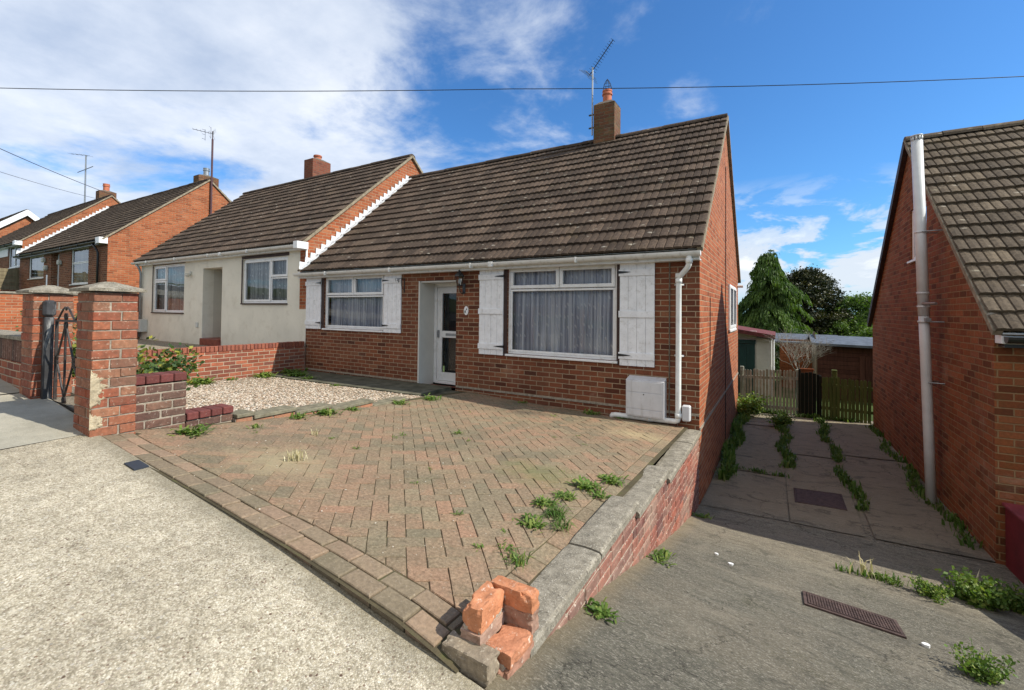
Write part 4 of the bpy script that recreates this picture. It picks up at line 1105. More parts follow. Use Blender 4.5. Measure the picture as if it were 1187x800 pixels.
house_roof(B5, -56, -46.3, dz, tile_far, 51, nrow=14, coarse=True, verge_r=False, overr=.25)
mb = MB(); ze = 2.33 + dz
rake_box(mb, -46.07, -46.03, YE0, ze, YR, ze + RISE, -.30, .03, ext=.1); rake_box(mb, -46.066, -46.034, YE1, ze, YR, ze + RISE, -.30, .03, ext=.1)
mb.build('bargeboard', white_u, B5)

# ================================================================== RIGHT HOUSE
dz = -.985; G = 2.74
K = thing('right_hand_bungalow', 'red brick bungalow on the right with a tall pale flue up its gable', 'bungalow', (6.8, 3.3, -.95))
ow = (2.30, 3.20, 2.38, 3.20)
mb = MB(); wall(mb, TF('x', G, -1), .001, YB, -1.5, gtop(dz), [ow], .26, extra=(YR,)); mb.build('gable_wall', brick_right, K)
mb = MB(); wall(mb, T, G, 11, -1.5, lambda a: 1.27, [(4.6, 6.4, 0, 1.2)], .26); mb.build('front_wall', brick_right, K)
mb = MB(); wall(mb, TF('x', 11, 1), 0, YB, -2.5, gtop(dz), [], .25, extra=(YR,)); wall(mb, TF('y', YB, 1), G, 11, -1.5, lambda a: 1.27); mb.build('rear_walls', brick_right, K)
house_roof(K, G, 11, dz, tile_right, 61, nrow=17, pitch=.10, verge_r=False, verge_l=True, overl=.05, overr=0)
window(K, TF('x', G, -1), *ow, [(2.33, 3.17, 2.41, 3.17)], d=-.02, label='small attic window in the right gable', sillh=.04)
window(K, T, 4.6, 6.4, 0, 1.2, [(4.63, 6.37, .03, 1.17)], label='front window of the right house')
gutter(K, G + .02, 11, 1.305, mat=black, fasc=black)
mb = MB(); mb.box(G + .005, G + .16, -.165, -.005, 1.235, 1.345, c=.004); mb.build('eaves_box', white_u, K)
mb = MB(); ze = 2.33 + dz; rake_box(mb, G - .075, G - .005, YE1 + .02, ze - .005, YR, ze + RISE, -.15, -.02); mb.build('rear_bargeboard', darktrim, K)
mb = MB(); fr = .056
fx = lambda z: lerp(2.62, 2.50, (z + .95) / 4.9); FY = 1.62
mb.tube([(fx(z), FY, z) for z in (-.96, 0, 1, 1.5)], fr, 18); mb.tube([(fx(z), FY, z) for z in (1.5, 2.5, 3.86)], fr + .005, 18)
for z in (1.42, 1.62, 1.80, 2.62): mb.tube([(fx(z), FY, z - .012), (fx(z), FY, z + .012)], fr + .012, 18)
for k in range(10):
    a = 2 * PI * k / 10; mb.box(fx(3.9) + .054 * math.cos(a) - .008, fx(3.9) + .054 * math.cos(a) + .008, FY + .054 * math.sin(a) - .008, FY + .054 * math.sin(a) + .008, 3.86, 3.92)
mb.lathe([(0.0, .005), (.066, 0), (.066, -.012), (0, -.012)], (fx(3.93), FY, 3.935), 18)
fl = mb.build('flue', flue_m, K, smooth=False)
for p in fl.data.polygons: p.use_smooth = len(p.vertices) == 4
for z in (.62, 2.62, 1.42):
    mb = MB(); mb.tube([(fx(z) - .0, FY + fr + .01, z), (G - .002, FY + .16, z)], .008, 6); mb.build('flue_bracket', steel, fl); mb = MB(); mb.tube([(fx(z), FY - fr - .01, z), (G - .002, FY - .10, z)], .008, 6); mb.build('flue_bracket', steel, fl)
mb = MB()
mb.tube([(fx(1.6) - .02, FY - .06, 1.66), (fx(1.6) + .06, FY - .28, 1.66)], .018, 8); mb.box(fx(1.6) - .01, fx(1.6) + .05, FY - .12, FY - .04, 1.42, 1.47)
mb.build('flue_spigot', steel, fl)
mb = MB(); mb.box(G - .012, G - .002, 5.2, 5.42, .1, .3); 
mb2 = MB(); mb2.tube([(G, 5.9, 1.30), (G - .12, 5.9, 1.30)], .02, 8); 

# red painted garden wall by that corner
mb = MB(); x0, x1 = 2.80, 3.02
n = 10
vs = []; 
for i in range(n + 1):
    y = lerp(-.02, -3.2, i / n); zt = -.36 + .0 * i
    vs += [(x0, y, -1.3), (x0, y, zt), (x1, y, zt), (x1, y, -1.3)]
fs = [(0, 1, 2, 3), tuple(range(4 * n, 4 * n + 4))[::-1]]
for i in range(n):
    a = 4 * i
    for k in range(4): fs.append((a + k, a + (k + 1) % 4, a + 4 + (k + 1) % 4, a + 4 + k))
mb.raw(vs, fs)
rw = thing('red_garden_wall', 'low dark red painted wall beside the right-hand corner', 'garden wall', (2.9, -1, -1.2))
mb.build('painted_face', redpaint, rw)
mb = MB(); mb.box(2.775, 3.045, -3.22, -.02, -.36, -.325, c=.008)
redcap = simple('faded_red_capping', (.20, .035, .045), .7, .15, 7, .3)
mb.build('capping', redcap, rw)
mb = MB(); grid(mb, 3.02, 11, -4.9, 0, 20, 10, lambda x, y: min(-.62, hp(x, -5) - .05 + .0 * y) if y > -4.2 else hp(x, -5) - .03)
struct('right_front_garden', mb, ground_m)

# ================================================================== MASONRY WITH REAL BRICKS
def masonry(mb, core, x0, x1, y0, y1, z0, nc, bottom=None, dep=.1025, seed=1, jit=.0025, ch=.075, colf=None, hdr=False, skip=.0):
    """brick-by-brick wall of rectangular plan; bottom(x,y) culls buried bricks"""
    rr = random.Random(seed); j = .010
    for c in range(nc):
        za = z0 + c * ch; zb = za + ch - j
        odd = c % 2
        runs = []
        dx = min(dep, (x1 - x0) / 2 - .006) ; dy = min(dep, (y1 - y0) / 2 - .006)
        if odd:
            runs += [('x', x0, x1, y0, y0 + dy), ('x', x0, x1, y1 - dy, y1), ('y', y0 + dy + j, y1 - dy - j, x0, x0 + dx), ('y', y0 + dy + j, y1 - dy - j, x1 - dx, x1)]
        else:
            runs += [('y', y0, y1, x0, x0 + dx), ('y', y0, y1, x1 - dx, x1), ('x', x0 + dx + j, x1 - dx - j, y0, y0 + dy), ('x', x0 + dx + j, x1 - dx - j, y1 - dy, y1)]
        for ax, a, b, p, q in runs:
            if b - a < .02: continue
            s = a; first = True
            while s < b - 1e-3:
                ln = .215
                if first and odd and (b - a) > .5: ln = .1025
                e = min(s + ln, b)
                if b - e < .05: e = b
                w = (rr.uniform(-jit, jit), rr.uniform(-jit, jit)); r = rr.random()
                cx = (s + e) / 2
                X = (s, e, p + w[0], q + w[0]) if ax == 'x' else (p + w[0], q + w[0], s, e)
                if rr.random() < skip: s = e + j; first = False; continue
                if bottom is None or zb > bottom((X[0] + X[1]) / 2, (X[2] + X[3]) / 2) - .08:
                    if colf: r = colf((X[0] + X[1]) / 2, (X[2] + X[3]) / 2, za, r)
                    mb.box(X[0], X[1], X[2], X[3], za + w[1] * .4, zb + w[1] * .4, r, c=rr.uniform(.004, .008))
                s = e + j; first = False
    core.box(x0 + .007, x1 - .007, y0 + .007, y1 - .007, z0, z0 + nc * ch - .004)

def pillar_bricks(mb, core, x0, x1, y0, y1, z0, nc, seed):
    rr = random.Random(seed); j = .009; w = .102
    for c in range(nc):
        za = z0 + c * .075; zb = za + .0665
        if c % 2: L = [(x0, x1 - w - j, y0, y0 + w), (x1 - w, x1, y0, y1 - w - j), (x0 + w + j, x1, y1 - w, y1), (x0, x0 + w, y0 + w + j, y1)]
        else: L = [(x0 + w + j, x1, y0, y0 + w), (x1 - w, x1, y0 + w + j, y1), (x0, x1 - w - j, y1 - w, y1), (x0, x0 + w, y0, y1 - w - j)]
        for (a, b, p, q) in L:
            ju = rr.uniform(-.004, .004); jv = rr.uniform(-.004, .004); k = len(mb.v)
            mb.box(a + ju, b + ju, p + jv, q + jv, za + rr.uniform(-.002, .002), zb + rr.uniform(-.002, .002), rr.random(), c=rr.uniform(.002, .005))
            for n_ in range(k, len(mb.v)):
                v = Vector(mb.v[n_]); mb.v[n_] = tuple(v + mn.noise_vector(v * 22) * .0022)
    core.box(x0 + .006, x1 - .006, y0 + .006, y1 - .006, z0, z0 + nc * .075 - .003)

def pyramid_cap(mb, x0, x1, y0, y1, z0, th, rise, over=.05):
    X0, X1, Y0, Y1 = x0 - over, x1 + over, y0 - over, y1 + over; cx, cy = (x0 + x1) / 2, (y0 + y1) / 2
    vs = [(X0, Y0, z0), (X1, Y0, z0), (X1, Y1, z0), (X0, Y1, z0), (X0, Y0, z0 + th), (X1, Y0, z0 + th), (X1, Y1, z0 + th), (X0, Y1, z0 + th), (cx - .03, cy - .03, z0 + th + rise), (cx + .03, cy - .03, z0 + th + rise), (cx + .03, cy + .03, z0 + th + rise), (cx - .03, cy + .03, z0 + th + rise)]
    mb.raw(vs, [(3, 2, 1, 0), (0, 1, 5, 4), (1, 2, 6, 5), (2, 3, 7, 6), (3, 0, 4, 7), (4, 5, 9, 8), (5, 6, 10, 9), (6, 7, 11, 10), (7, 4, 8, 11), (8, 9, 10, 11)])

# right gate pillar (with a spalled patch low on its drive-side corner)
P1 = thing('gate_pillar', 'brick gate pillar with spalled pale patch, beside the paved drive', 'gate pillar', (-3.8, -4.87, .5), 'brick pillars either side of the gate')
px0, px1, py0, py1 = -3.98, -3.625, -5.015, -4.735
mb = MB(); core = MB(); pillar_bricks(mb, core, px0, px1, py0, py1, .42, 16, 4)
# remove two bricks' faces: leave patch of render
P1b = mb.build('brickwork', pil_brick, P1); core.build('mortar', mortar, P1)
mb = MB(); rr = random.Random(2)
# blob of old render over the front corner
for (ya, yb, za, zb) in ((-5.030, -4.895, .70, 1.02), (-5.030, -4.915, .53, .69)):
    n = 34; m = 60; vs = []
    for i in range(n + 1):
        for k in range(m + 1):
            y = lerp(ya, yb, i / n); z = lerp(za, zb, k / m)
            u = i / n; w_ = 2 * abs(k / m - .5)
            mask = .68 - u * 1.0 - max(0, w_ - .45) * 1.6 + .42 * mn.noise(Vector((y * 38, z * 30, 1))) + .2 * mn.noise(Vector((y * 95, z * 90, 4)))
            d = max(-.012, min(.009, mask * .045)) + .003 * mn.noise(Vector((y * 60, z * 60, 2)))
            vs.append((px1 + d, max(y, py0 - .004 - max(0, d) * .5), z))
    mb.raw(vs, [(i * (m + 1) + k, (i + 1) * (m + 1) + k, (i + 1) * (m + 1) + k + 1, i * (m + 1) + k + 1) for i in range(n) for k in range(m)])
patch_m = simple('crumbling_render', (.50, .42, .29), .95, .2, 16, .1, bump=.008, dirt=(.28, .2, .12))
mb.build('render_patch', patch_m, P1, smooth=True)
mb = MB(); pyramid_cap(mb, px0, px1, py0, py1, 1.625, .022, .058, .040); mb.build('cap', coping_m, P1)
P2 = thing('gate_pillar', 'brick gate pillar holding the black post, farther from the camera', 'gate pillar', (-5.3, -4.87, .6), 'brick pillars either side of the gate')
qx0, qx1, qy0, qy1 = -5.48, -5.125, -5.015, -4.735
mb = MB(); core = MB(); pillar_bricks(mb, core, qx0, qx1, qy0, qy1, .50, 15, 9)
mb.build('brickwork', pil_brick, P2); core.build('mortar', mortar, P2)
mb = MB(); pyramid_cap(mb, qx0, qx1, qy0, qy1, 1.63, .022, .058, .040); mb.build('cap', coping_m, P2)
mb = MB(); mb.tube([(-5.27, -4.9, 1.70), (-5.27, -4.9, 1.81)], .006, 6); mb.build('spike', steel, P2)

# gate and its post
gp = thing('gate_post', 'chipped black and white painted post fixed to the left pillar', 'gate post', (-5.08, -4.9, .6))
mb = MB(); mb.box(-5.118, -5.055, -4.955, -4.885, .56, 1.40, c=.008); mb.build('shaft', gatepost_m, gp)
mb = MB(); mb.box(-5.117, -5.04, -4.965, -4.875, 1.405, 1.56, c=.02); mb.build('latch_box', gatepost_m, gp)
GT = thing('iron_gate', 'black wrought iron garden gate with scrolls, hung between the brick pillars', 'gate', (-4.5, -4.88, .56))
gx0, gx1, gy = -5.0, -4.02, -4.885; gb = .58; gt_ = 1.38
mb = MB(); mb.box(gx0, gx0 + .022, gy - .011, gy + .011, gb, gt_); mb.box(gx1 - .022, gx1, gy - .011, gy + .011, gb, gt_); mb.box(gx0 + .022, gx1 - .022, gy - .011, gy + .011, gb, gb + .022); mb.box(gx0 + .022, gx1 - .022, gy - .011, gy + .011, gt_ - .02, gt_)
mb.build('frame', iron, GT)
mb = MB(); rb = .0085
HW = .225; CXS = (gx0 + .022 + HW + .012, gx1 - .022 - HW - .012)
for cx in CXS:
    mb.tube([(cx, gy, gb + .02), (cx, gy, gt_ + .06)], rb + .001, 6)
    for sgn in (-1, 1):
        xe = cx + sgn * HW
        mb.tube([(cx + sgn * .01, gy, gt_ - .05), (xe, gy, 1.0), (cx + sgn * .015, gy, gb + .10)], rb, 6)
        mb.tube([(xe, gy, gt_ - .005), (cx + sgn * .09, gy, gt_ + .09), (cx + sgn * .03, gy, gt_ + .115), (cx, gy, gt_ + .09)], rb, 6)
mb.build('bars', iron, GT)
mb = MB()
def scroll(x, z, r, s, t):
    pts = []
    for k in range(15):
        a = k / 14 * 1.6 * 2 * PI * .75; q = r * (1 - k / 18)
        pts.append((x + s * (q * math.sin(a)), gy, z + t * (r - q * math.cos(a))))
    mb.tube(pts, .006, 5)
for cx in CXS:
    mb = MB()
    for sgn in (-1, 1):
        scroll(cx + sgn * .012, gb + .02, .042, sgn, 1); scroll(cx + sgn * .012, gt_ - .02, .038, sgn, -1); scroll(cx + sgn * .012, gt_ + .0, .034, sgn, 1)
        xe = cx + sgn * (HW - .01)
        scroll(xe, 1.0, .028, -sgn, 1); scroll(xe, 1.0, .028, -sgn, -1)
    mb.build('scrollwork', iron, GT)

# brown low wall with red capping beside the pillar, and its red capped step
LWL = thing('low_brick_wall', 'short stained brick wall with red capping, right of the gate pillar', 'garden wall', (-3.85, -4.5, .4))
mb = MB(); core = MB(); masonry(mb, core, -3.97, -3.76, -4.73, -4.315, .235, 8, seed=12); mb.build('brickwork', low_brick, LWL); core.build('mortar', mortar, LWL)
mb = MB(); y = -4.73
for k in range(4): mb.box(-3.975, -3.752, y + .003, y + .101, .842, .912, random.random(), c=.006); y += .104
mb.build('capping', cap_brick, LWL)
mb = MB(); core = MB(); masonry(mb, core, -3.97, -3.77, -4.31, -3.90, .165, 4, seed=13); mb.build('step_brickwork', low_brick, LWL); core.build('step_mortar', mortar, LWL)
mb = MB(); y = -4.31
for k in range(4): mb.box(-3.975, -3.755, y + .004, y + .100, .467, .535, random.random(), c=.007); y += .103
mb.build('step_capping', cap_brick, LWL)
SE = thing('stepped_edging', 'low stepped brick edging with grey copings between gravel and paving', 'edging', (-3.8, -2, .1))
tops = [(-3.90, -3.73, .45), (-3.73, -3.265, .41), (-3.265, -2.80, .36), (-2.80, -2.16, .31), (-2.16, -1.54, .24), (-1.54, -.84, .145), (-.84, -.20, .095)]
mb = MB(); cp = MB(); core = MB(); rr = random.Random(8)
for (a, b, zt) in tops:
    cp.box(-3.925 + rr.uniform(-.01, .01), -3.70 + rr.uniform(-.004, .004), a + .004, b + .01, zt - .038, zt, rr.random(), c=.006)
    y = a
    while y < b - .02:
        e = min(y + .215, b)
        mb.box(-3.82, -3.715, y + .004, e - .006, zt - .108, zt - .042, rr.random(), c=.006); mb.box(-3.82, -3.715, y + .004, e - .006, zt - .185, zt - .118, rr.random(), c=.006); y = e
    core.box(-3.84, -3.722, a, b, zt - .3, zt - .042)
mb.build('brickwork', attr_mat('edging_brick', [(.30, .15, .085), (.36, .17, .10), (.25, .13, .08)], speck=(.45, .36, .26), dark=.4), SE); core.build('mortar', mortar, SE)
cp.build('copings', simple('lichened_coping', (.21, .19, .135), .95, .2, 12, .1, bump=.005, dirt=(.10, .10, .06)), SE)

# retaining wall beside the drive
RWL = thing('retaining_wall', 'whitened brick retaining wall with concrete coping down to the driveway', 'retaining wall', (-.1, -2.4, -.5))
def wallbot(x, y): return drv(.05, y)
mb = MB(); core = MB()
segs = [(-4.70, -3.03, .155), (-3.03, -2.0, .072), (-2.0, -.005, -.022)]
for i, (a, b, zt) in enumerate(segs):
    top = zt - .058
    nc = 16
    masonry(mb, core, -.165, 0.0, a, b, top - nc * .075 + .006, nc, bottom=wallbot, dep=.075, seed=20 + i)
mb.build('brickwork', ret_brick, RWL); core.build('mortar', simple('pale_lime_mortar', (.50, .42, .33), .95, .2, 14, .1, bump=.006), RWL)
cp = MB(); rr = random.Random(6)
cps = [(-4.70, -3.86, .155), (-3.85, -3.05, .157), (-3.05, -2.52, .074), (-2.515, -1.97, .070), (-1.99, -1.34, -.020), (-1.335, -.68, -.024), (-.675, -.012, -.021)]
for (a, b, zt) in cps:
    x0, x1 = -.180, .028; n = 8; m_ = 14
    # rounded-edge coping with an uneven surface
    vs = []; prof = [(x0, -.056), (x0, -.014), (x0 + .012, -.003), (x0 + .06, .0), ((x0 + x1) / 2, .002), (x1 - .06, .0), (x1 - .014, -.004), (x1, -.016), (x1, -.056)]
    for k in range(m_ + 1):
        y = lerp(a + .003, b - .003, k / m_); q = .010 if k in (0, m_) else 0
        for (xx, zz) in prof:
            vs.append((xx + .002 * mn.noise(Vector((y * 22, xx * 20, 2))), y, zt + zz - (q if zz > -.05 else 0) + .0016 * mn.noise(Vector((y * 20, xx * 15, 5)))))
    P_ = len(prof); fs = []
    for k in range(m_):
        for i in range(P_): fs.append((k * P_ + i, k * P_ + (i + 1) % P_, (k + 1) * P_ + (i + 1) % P_, (k + 1) * P_ + i))
    fs.append(tuple(range(P_))); fs.append(tuple(range(m_ * P_, m_ * P_ + P_))[::-1])
    cp.raw(vs, fs, rr.random())
cp.build('coping', coping_m, RWL)

# broken pier at the corner of the drive
BP = thing('broken_brick_pier', 'stump of a broken brick pier at the front corner of the drive', 'brick pier', (0, -4.85, .2))
def rbrick(mb, cx, cy, cz, lx, ly, lz, rot, rnd, c=.010, tilt=(0, 0), amp=.0035):
    M = Matrix.Translation((cx, cy, cz)) @ Euler((tilt[0], tilt[1], rot)).to_matrix().to_4x4()
    h = (lx / 2, ly / 2, lz / 2); small = max(lx, ly) < .06; n = 2 if small else 11
    off = Vector((rnd * 13, cx * 7, cz * 5))
    for ax in range(3):
        b_, d_ = [(1, 2), (2, 0), (0, 1)][ax]
        for sg in (-1, 1):
            k = len(mb.v); vs = []
            for i in range(n + 1):
                for j in range(n + 1):
                    p = [0, 0, 0]; p[ax] = sg * h[ax]; p[b_] = lerp(-h[b_], h[b_], i / n); p[d_] = lerp(-h[d_], h[d_], j / n)
                    q = [max(-h[e] + c * .5, min(h[e] - c * .5, p[e])) for e in range(3)]
                    v = Vector(p); core_ = Vector(q); dd = v - core_
                    if dd.length > 1e-6: v = core_ + dd.normalized() * c * .5
                    ed = sorted([h[e] - abs(p[e]) for e in range(3)])[1]        # distance to nearest edge
                    chip = max(0, mn.noise((v + off) * 24) - .12) * max(0, 1 - ed / .026) * .050
                    v = v - v.normalized() * chip * (0 if small else 1)
                    v += mn.noise_vector((v + off) * 30) * amp + mn.noise_vector((v + off) * 95) * amp * .45
                    vs.append(M @ v)
            fs = [(i * (n + 1) + j, (i + 1) * (n + 1) + j, (i + 1) * (n + 1) + j + 1, i * (n + 1) + j + 1) for i in range(n) for j in range(n)]
            mb.raw(vs, fs, rnd)
mb = MB()
rbrick(mb, -.125, -4.90, .175, .218, .082, .10, -.01, .05, c=.007)                   # grey kerb brick in front
BPf = mb.build('kerb_brick', attr_mat('grey_kerb_brick', [(.26, .21, .15), (.32, .26, .19)], speck=(.55, .5, .40), speck_amt=.8, dark=.5, scale=40, bump=.006), BP)
mb = MB(); rr = random.Random(14)
lowb = MB()
for z in (.055, -.02):
    rbrick(lowb, -.135, -4.76, z, .10, .2, .064, 0, .9, c=.005); rbrick(lowb, -.025, -4.76, z, .1, .2, .064, 0, .3, c=.005)
rbrick(lowb, -.14, -4.765, .135, .10, .205, .07, .01, .2, c=.005); rbrick(lowb, -.03, -4.765, .125, .11, .205, .064, -.01, .5, c=.005)
rbrick(lowb, -.142, -4.79, .217, .096, .180, .080, .01, .7, c=.005); rbrick(lowb, -.072, -4.662, .235, .204, .062, .09, 0, .3, c=.005)
lowb.build('mortared_bricks', attr_mat('mortar_smeared_brick', [(.30, .22, .17), (.36, .19, .13), (.42, .34, .27)], speck=(.62, .56, .47), speck_amt=.8, dark=.5, scale=18, bump=.01), BP)
rbrick(mb, -.032, -4.765, .187, .122, .165, .052, -.04, .85, c=.009)                    # worn orange brick
rbrick(mb, -.142, -4.785, .305, .090, .172, .088, .03, .35, c=.006, tilt=(.02, .03))      # upright left
rbrick(mb, -.070, -4.662, .312, .204, .062, .072, -.02, .3, c=.006, tilt=(0, -.03))      # upright rear
mb.build('bricks', pier_brick, BP)
mb = MB(); rbrick(mb, -.085, -4.755, .02, .190, .198, .30, 0, .5, c=.01); rbrick(mb, -.142, -4.79, .262, .085, .165, .02, 0, .5); rbrick(mb, -.075, -4.66, .275, .195, .055, .02, 0, .5)
for _ in range(22): rbrick(mb, rr.uniform(-.18, .0), rr.uniform(-4.86, -4.66), rr.uniform(.12, .178), rr.uniform(.02, .05), rr.uniform(.02, .05), rr.uniform(.01, .03), rr.random() * 3, .5, c=.006)
mb.build('mortar', MATS['pale_lime_mortar'], BP)

# boundary walls
BW = thing('boundary_wall', 'brick wall with bricks on end along its top, between gravel garden and cream house', 'garden wall', (-8.38, -2.3, .1))
mb = MB(); mb.box(-8.44, -8.335, -4.78, -.015, -.3, .665); mb.build('brickwork', brick_bwall, BW)
mb = MB(); y = -4.78; rr = random.Random(2)
while y < -.03: mb.box(-8.444, -8.331, y + .004, y + .070, .668, .775 + rr.uniform(-.003, .003), rr.random(), c=.006); y += .0755
mb.build('brick_on_end_coping', attr_mat('coping_brick', [(.22, .07, .045), (.30, .10, .06), (.26, .085, .055), (.18, .06, .045)], speck=(.45, .36, .28), dark=.4), BW)
FW = thing('street_front_wall', 'low street wall with slab coping left of the gate pillars', 'garden wall', (-7, -4.9, .7))
mb = MB(); mb.box(-12.0, -5.49, -4.98, -4.78, .1, .93); mb.build('brickwork', brick_bwall, FW)
mb = MB(); x = -12.0; rr = random.Random(4)
while x < -5.52: mb.box(x + .004, x + .071, -4.984, -4.776, .935, 1.155, rr.random() * .6, c=.005); x += .0755
mb.build('bricks_on_end', low_brick, FW)
mb = MB(); x = -12.0
while x < -5.6: mb.box(x + .004, min(x + .60, -5.49), -5.01, -4.75, 1.158, 1.20, c=.006); x += .604
mb.build('coping', coping_m, FW)
UW = thing('upper_garden_wall', 'sunlit brick wall behind the left pillar, beyond the cream house garden', 'garden wall', (-17.1, -2.4, .9))
mb = MB(); mb.box(-17.3, -17.1, -4.8, -.02, .4, 1.84); mb.build('brickwork', brick_gable, UW)
mb = MB(); mb.box(-17.34, -17.06, -4.84, 0, 1.842, 1.90, c=.01); mb.build('coping', coping_m, UW)
WF = thing('board_fence', 'horizontal board fence between the two far bungalows', 'fence', (-30.7, -2, 2.3))
mb = MB(); rr = random.Random(3)
for k in range(7): mb.box(-30.72 + rr.uniform(-.01, .01), -30.68, -4.3, -.05, 2.15 + k * .165, 2.15 + k * .165 + .155, rr.random(), c=.004)
mb.build('boards', fencewood, WF)
for y in (-4.3, -2.2, -.15):
    mb = MB(); mb.box(-30.76, -30.66, y - .05, y + .05, 1.8, 3.36, c=.006); mb.build('post', fencewood, WF)
WL = thing('far_low_wall', 'dark low brick wall under the far board fence', 'garden wall', (-30.6, -2, 1.7))
mb = MB(); mb.box(-30.64, -30.50, -4.3, -.05, 1.4, 2.28); mb.build('brickwork', brick_main, WL)

# ================================================================== BACK OF THE DRIVEWAY
def picket_fence(t, x0, x1, y, z0f, z1, mat, w, gap, point=True, lean=.01, seed=1, rails=(.25, .8), th=.018):
    rr = random.Random(seed); x = x0; i = 0
    while x + w <= x1 + 1e-4:
        zb = z0f(x) + rr.uniform(0, .04); zt = z1(x) + rr.uniform(-.02, .02); m = MB(); l = rr.uniform(-lean, lean)
        vs = []
        for d in (0, th):
            vs += [(x, y + d, zb), (x + w, y + d, zb), (x + w + l, y + d, zt - w * .45), (x + w / 2 + l, y + d, zt), (x + l, y + d, zt - w * .45)]
        m.raw(vs, [(4, 3, 2, 1, 0), (5, 6, 7, 8, 9)] + [(k, (k + 1) % 5, 5 + (k + 1) % 5, 5 + k) for k in range(5)], rr.random())
        m.build('picket', mat, t); x += w + gap
    for f in rails:
        m = MB(); vs = []
        for (xx) in (x0 - .03, x1 + .03):
            z = lerp(z0f(xx), z1(xx), f)
            vs += [(xx, y + th + .002, z - .035), (xx, y + th + .04, z - .035), (xx, y + th + .04, z + .035), (xx, y + th + .002, z + .035)]
        m.raw(vs, [(0, 1, 2, 3), (7, 6, 5, 4), (0, 4, 5, 1), (1, 5, 6, 2), (2, 6, 7, 3), (3, 7, 4, 0)]); m.build('rail', mat, t)
PF = thing('picket_fence', 'grey weathered picket fence closing the driveway on the left', 'fence', (.65, 7, -1))
picket_fence(PF, .03, 1.30, 7.0, lambda x: -1.13, lambda x: .045 + .04 * x, picket_m, .052, .022, seed=4, rails=(.2, .82))
for x in (.02, 1.28):
    m = MB(); m.box(x, x + .09, 7.07, 7.16, -1.2, .10, c=.006); m.build('post', picket_m, PF)
GF = thing('green_picket_fence', 'mossy green close-boarded picket fence closing the driveway on the right', 'fence', (2.2, 6.9, -1))
picket_fence(GF, 1.80, 2.74, 6.75, lambda x: -1.15, lambda x: .02 - .03 * (x - 1.8), greenfence_m, .060, .012, seed=7, rails=(.35, .82))
m = MB(); m.box(2.0, 2.1, 6.81, 6.91, -1.2, .15, c=.006); m.build('post', greenfence_m, GF)
m = MB(); m.box(1.995, 2.105, 6.80, 6.92, .152, .175, c=.004); m.build('post_cap', greenfence_m, GF)
DG = thing('dark_gate', 'near-black wooden gate between grey pickets and green fence', 'gate', (1.5, 7, -1))
m = MB(); rr = random.Random(4)
for k in range(5): m.box(1.385 + k * .078, 1.385 + k * .078 + .074, 6.98 - k * .035, 7.0 - k * .035, -1.02, .08 - .02 * abs(k - 2), rr.random(), c=.004)
m.build('boards', darkgate_m, DG)
m = MB(); m.box(1.33, 1.378, 6.96, 7.04, -1.1, .14, c=.004); m.box(1.745, 1.795, 6.77, 6.85, -1.1, .02, c=.004); m.build('gate_frame', darkgate_m, DG)
m = MB(); m.box(1.36, 1.66, 7.06, 7.12, .10, .145, c=.005); m.box(1.38, 1.64, 7.07, 7.11, -1, .10); m.build('lintel', orange_boards, DG)

SG = thing('garage_shed', 'white walled shed with dark green door and maroon roof', 'shed', (0, 12, -1.1))
m = MB(); m.box(-2.0, .30, 10.02, 10.1, -1.3, .95); m.box(.30, .72, 10.0, 10.12, -1.3, .72); m.box(.60, .72, 10.12, 13, -1.3, .72); m.box(-2.0, .60, 12.9, 13.0, -1.3, .72); m.build('wall', shed_white, SG)
m = MB()
for k in range(7): m.box(-1.45 + k * .245, -1.45 + k * .245 + .24, 9.985, 10.015, -1.1, .53, c=.004)
m.box(-1.45, .28, 9.97, 10.015, .54, .66, c=.004); m.build('door', green_door, SG)
m = MB(); vs = [(-2.2, 9.75, 1.18), (.82, 9.75, .72), (.82, 13.2, .72), (-2.2, 13.2, 1.18), (-2.2, 9.75, 1.32), (.82, 9.75, .84), (.82, 13.2, .84), (-2.2, 13.2, 1.32)]
m.raw(vs, [(3, 2, 1, 0), (4, 5, 6, 7), (0, 1, 5, 4), (1, 2, 6, 5), (2, 3, 7, 6), (3, 0, 4, 7)]); m.build('roof', shed_red, SG)
m = MB(); m.tube([(.77, 9.9, .70), (.77, 9.9, -1.1)], .035, 8); m.build('downpipe', white_pipe, SG)
SO = thing('orange_shed', 'small orange-brown boarded shed with grey roof behind the pickets', 'shed', (1.3, 13.5, -1.2))
m = MB()
for k in range(14): m.box(.95, 2.6, 13.0 - (k % 1), 13.03, -1.3 + k * .135, -1.3 + k * .135 + .128, random.random(), c=.004)
m.box(.97, 2.58, 13.04, 15, -1.3, .5); m.build('boards', orange_boards, SO)
m = MB(); vs = [(.75, 12.85, .50), (2.8, 12.85, .48), (2.8, 14.1, .74), (.75, 14.1, .76), (.75, 15.3, .5), (2.8, 15.3, .5)]
m.raw(vs + [(v[0], v[1], v[2] - .05) for v in vs], [(0, 1, 2, 3), (3, 2, 5, 4), (7, 6, 9, 8), (8, 9, 10, 11)[::-1], (0, 6, 7, 1)]); m.build('roof', felt, SO)
SB = thing('brown_shed', 'long dark brown boarded shed with blue-grey felt roof on the right', 'shed', (3.5, 12, -1.2))
m = MB(); rr = random.Random(9)
for k in range(14): m.box(1.98, 6.5, 11.0 - .012 * 1, 11.03, -1.3 + k * .135, -1.3 + k * .135 + .130, rr.random(), c=.006)
m.box(2.0, 6.48, 11.04, 14, -1.3, .5); m.build('boards', shiplap_m, SB)
m = MB(); 
for k in range(11): m.box(3.05 + k * .14, 3.05 + k * .14 + .132, 10.96, 10.985, -1.2, .25, rr.random(), c=.005)
m.build('door', shiplap_m, SB)
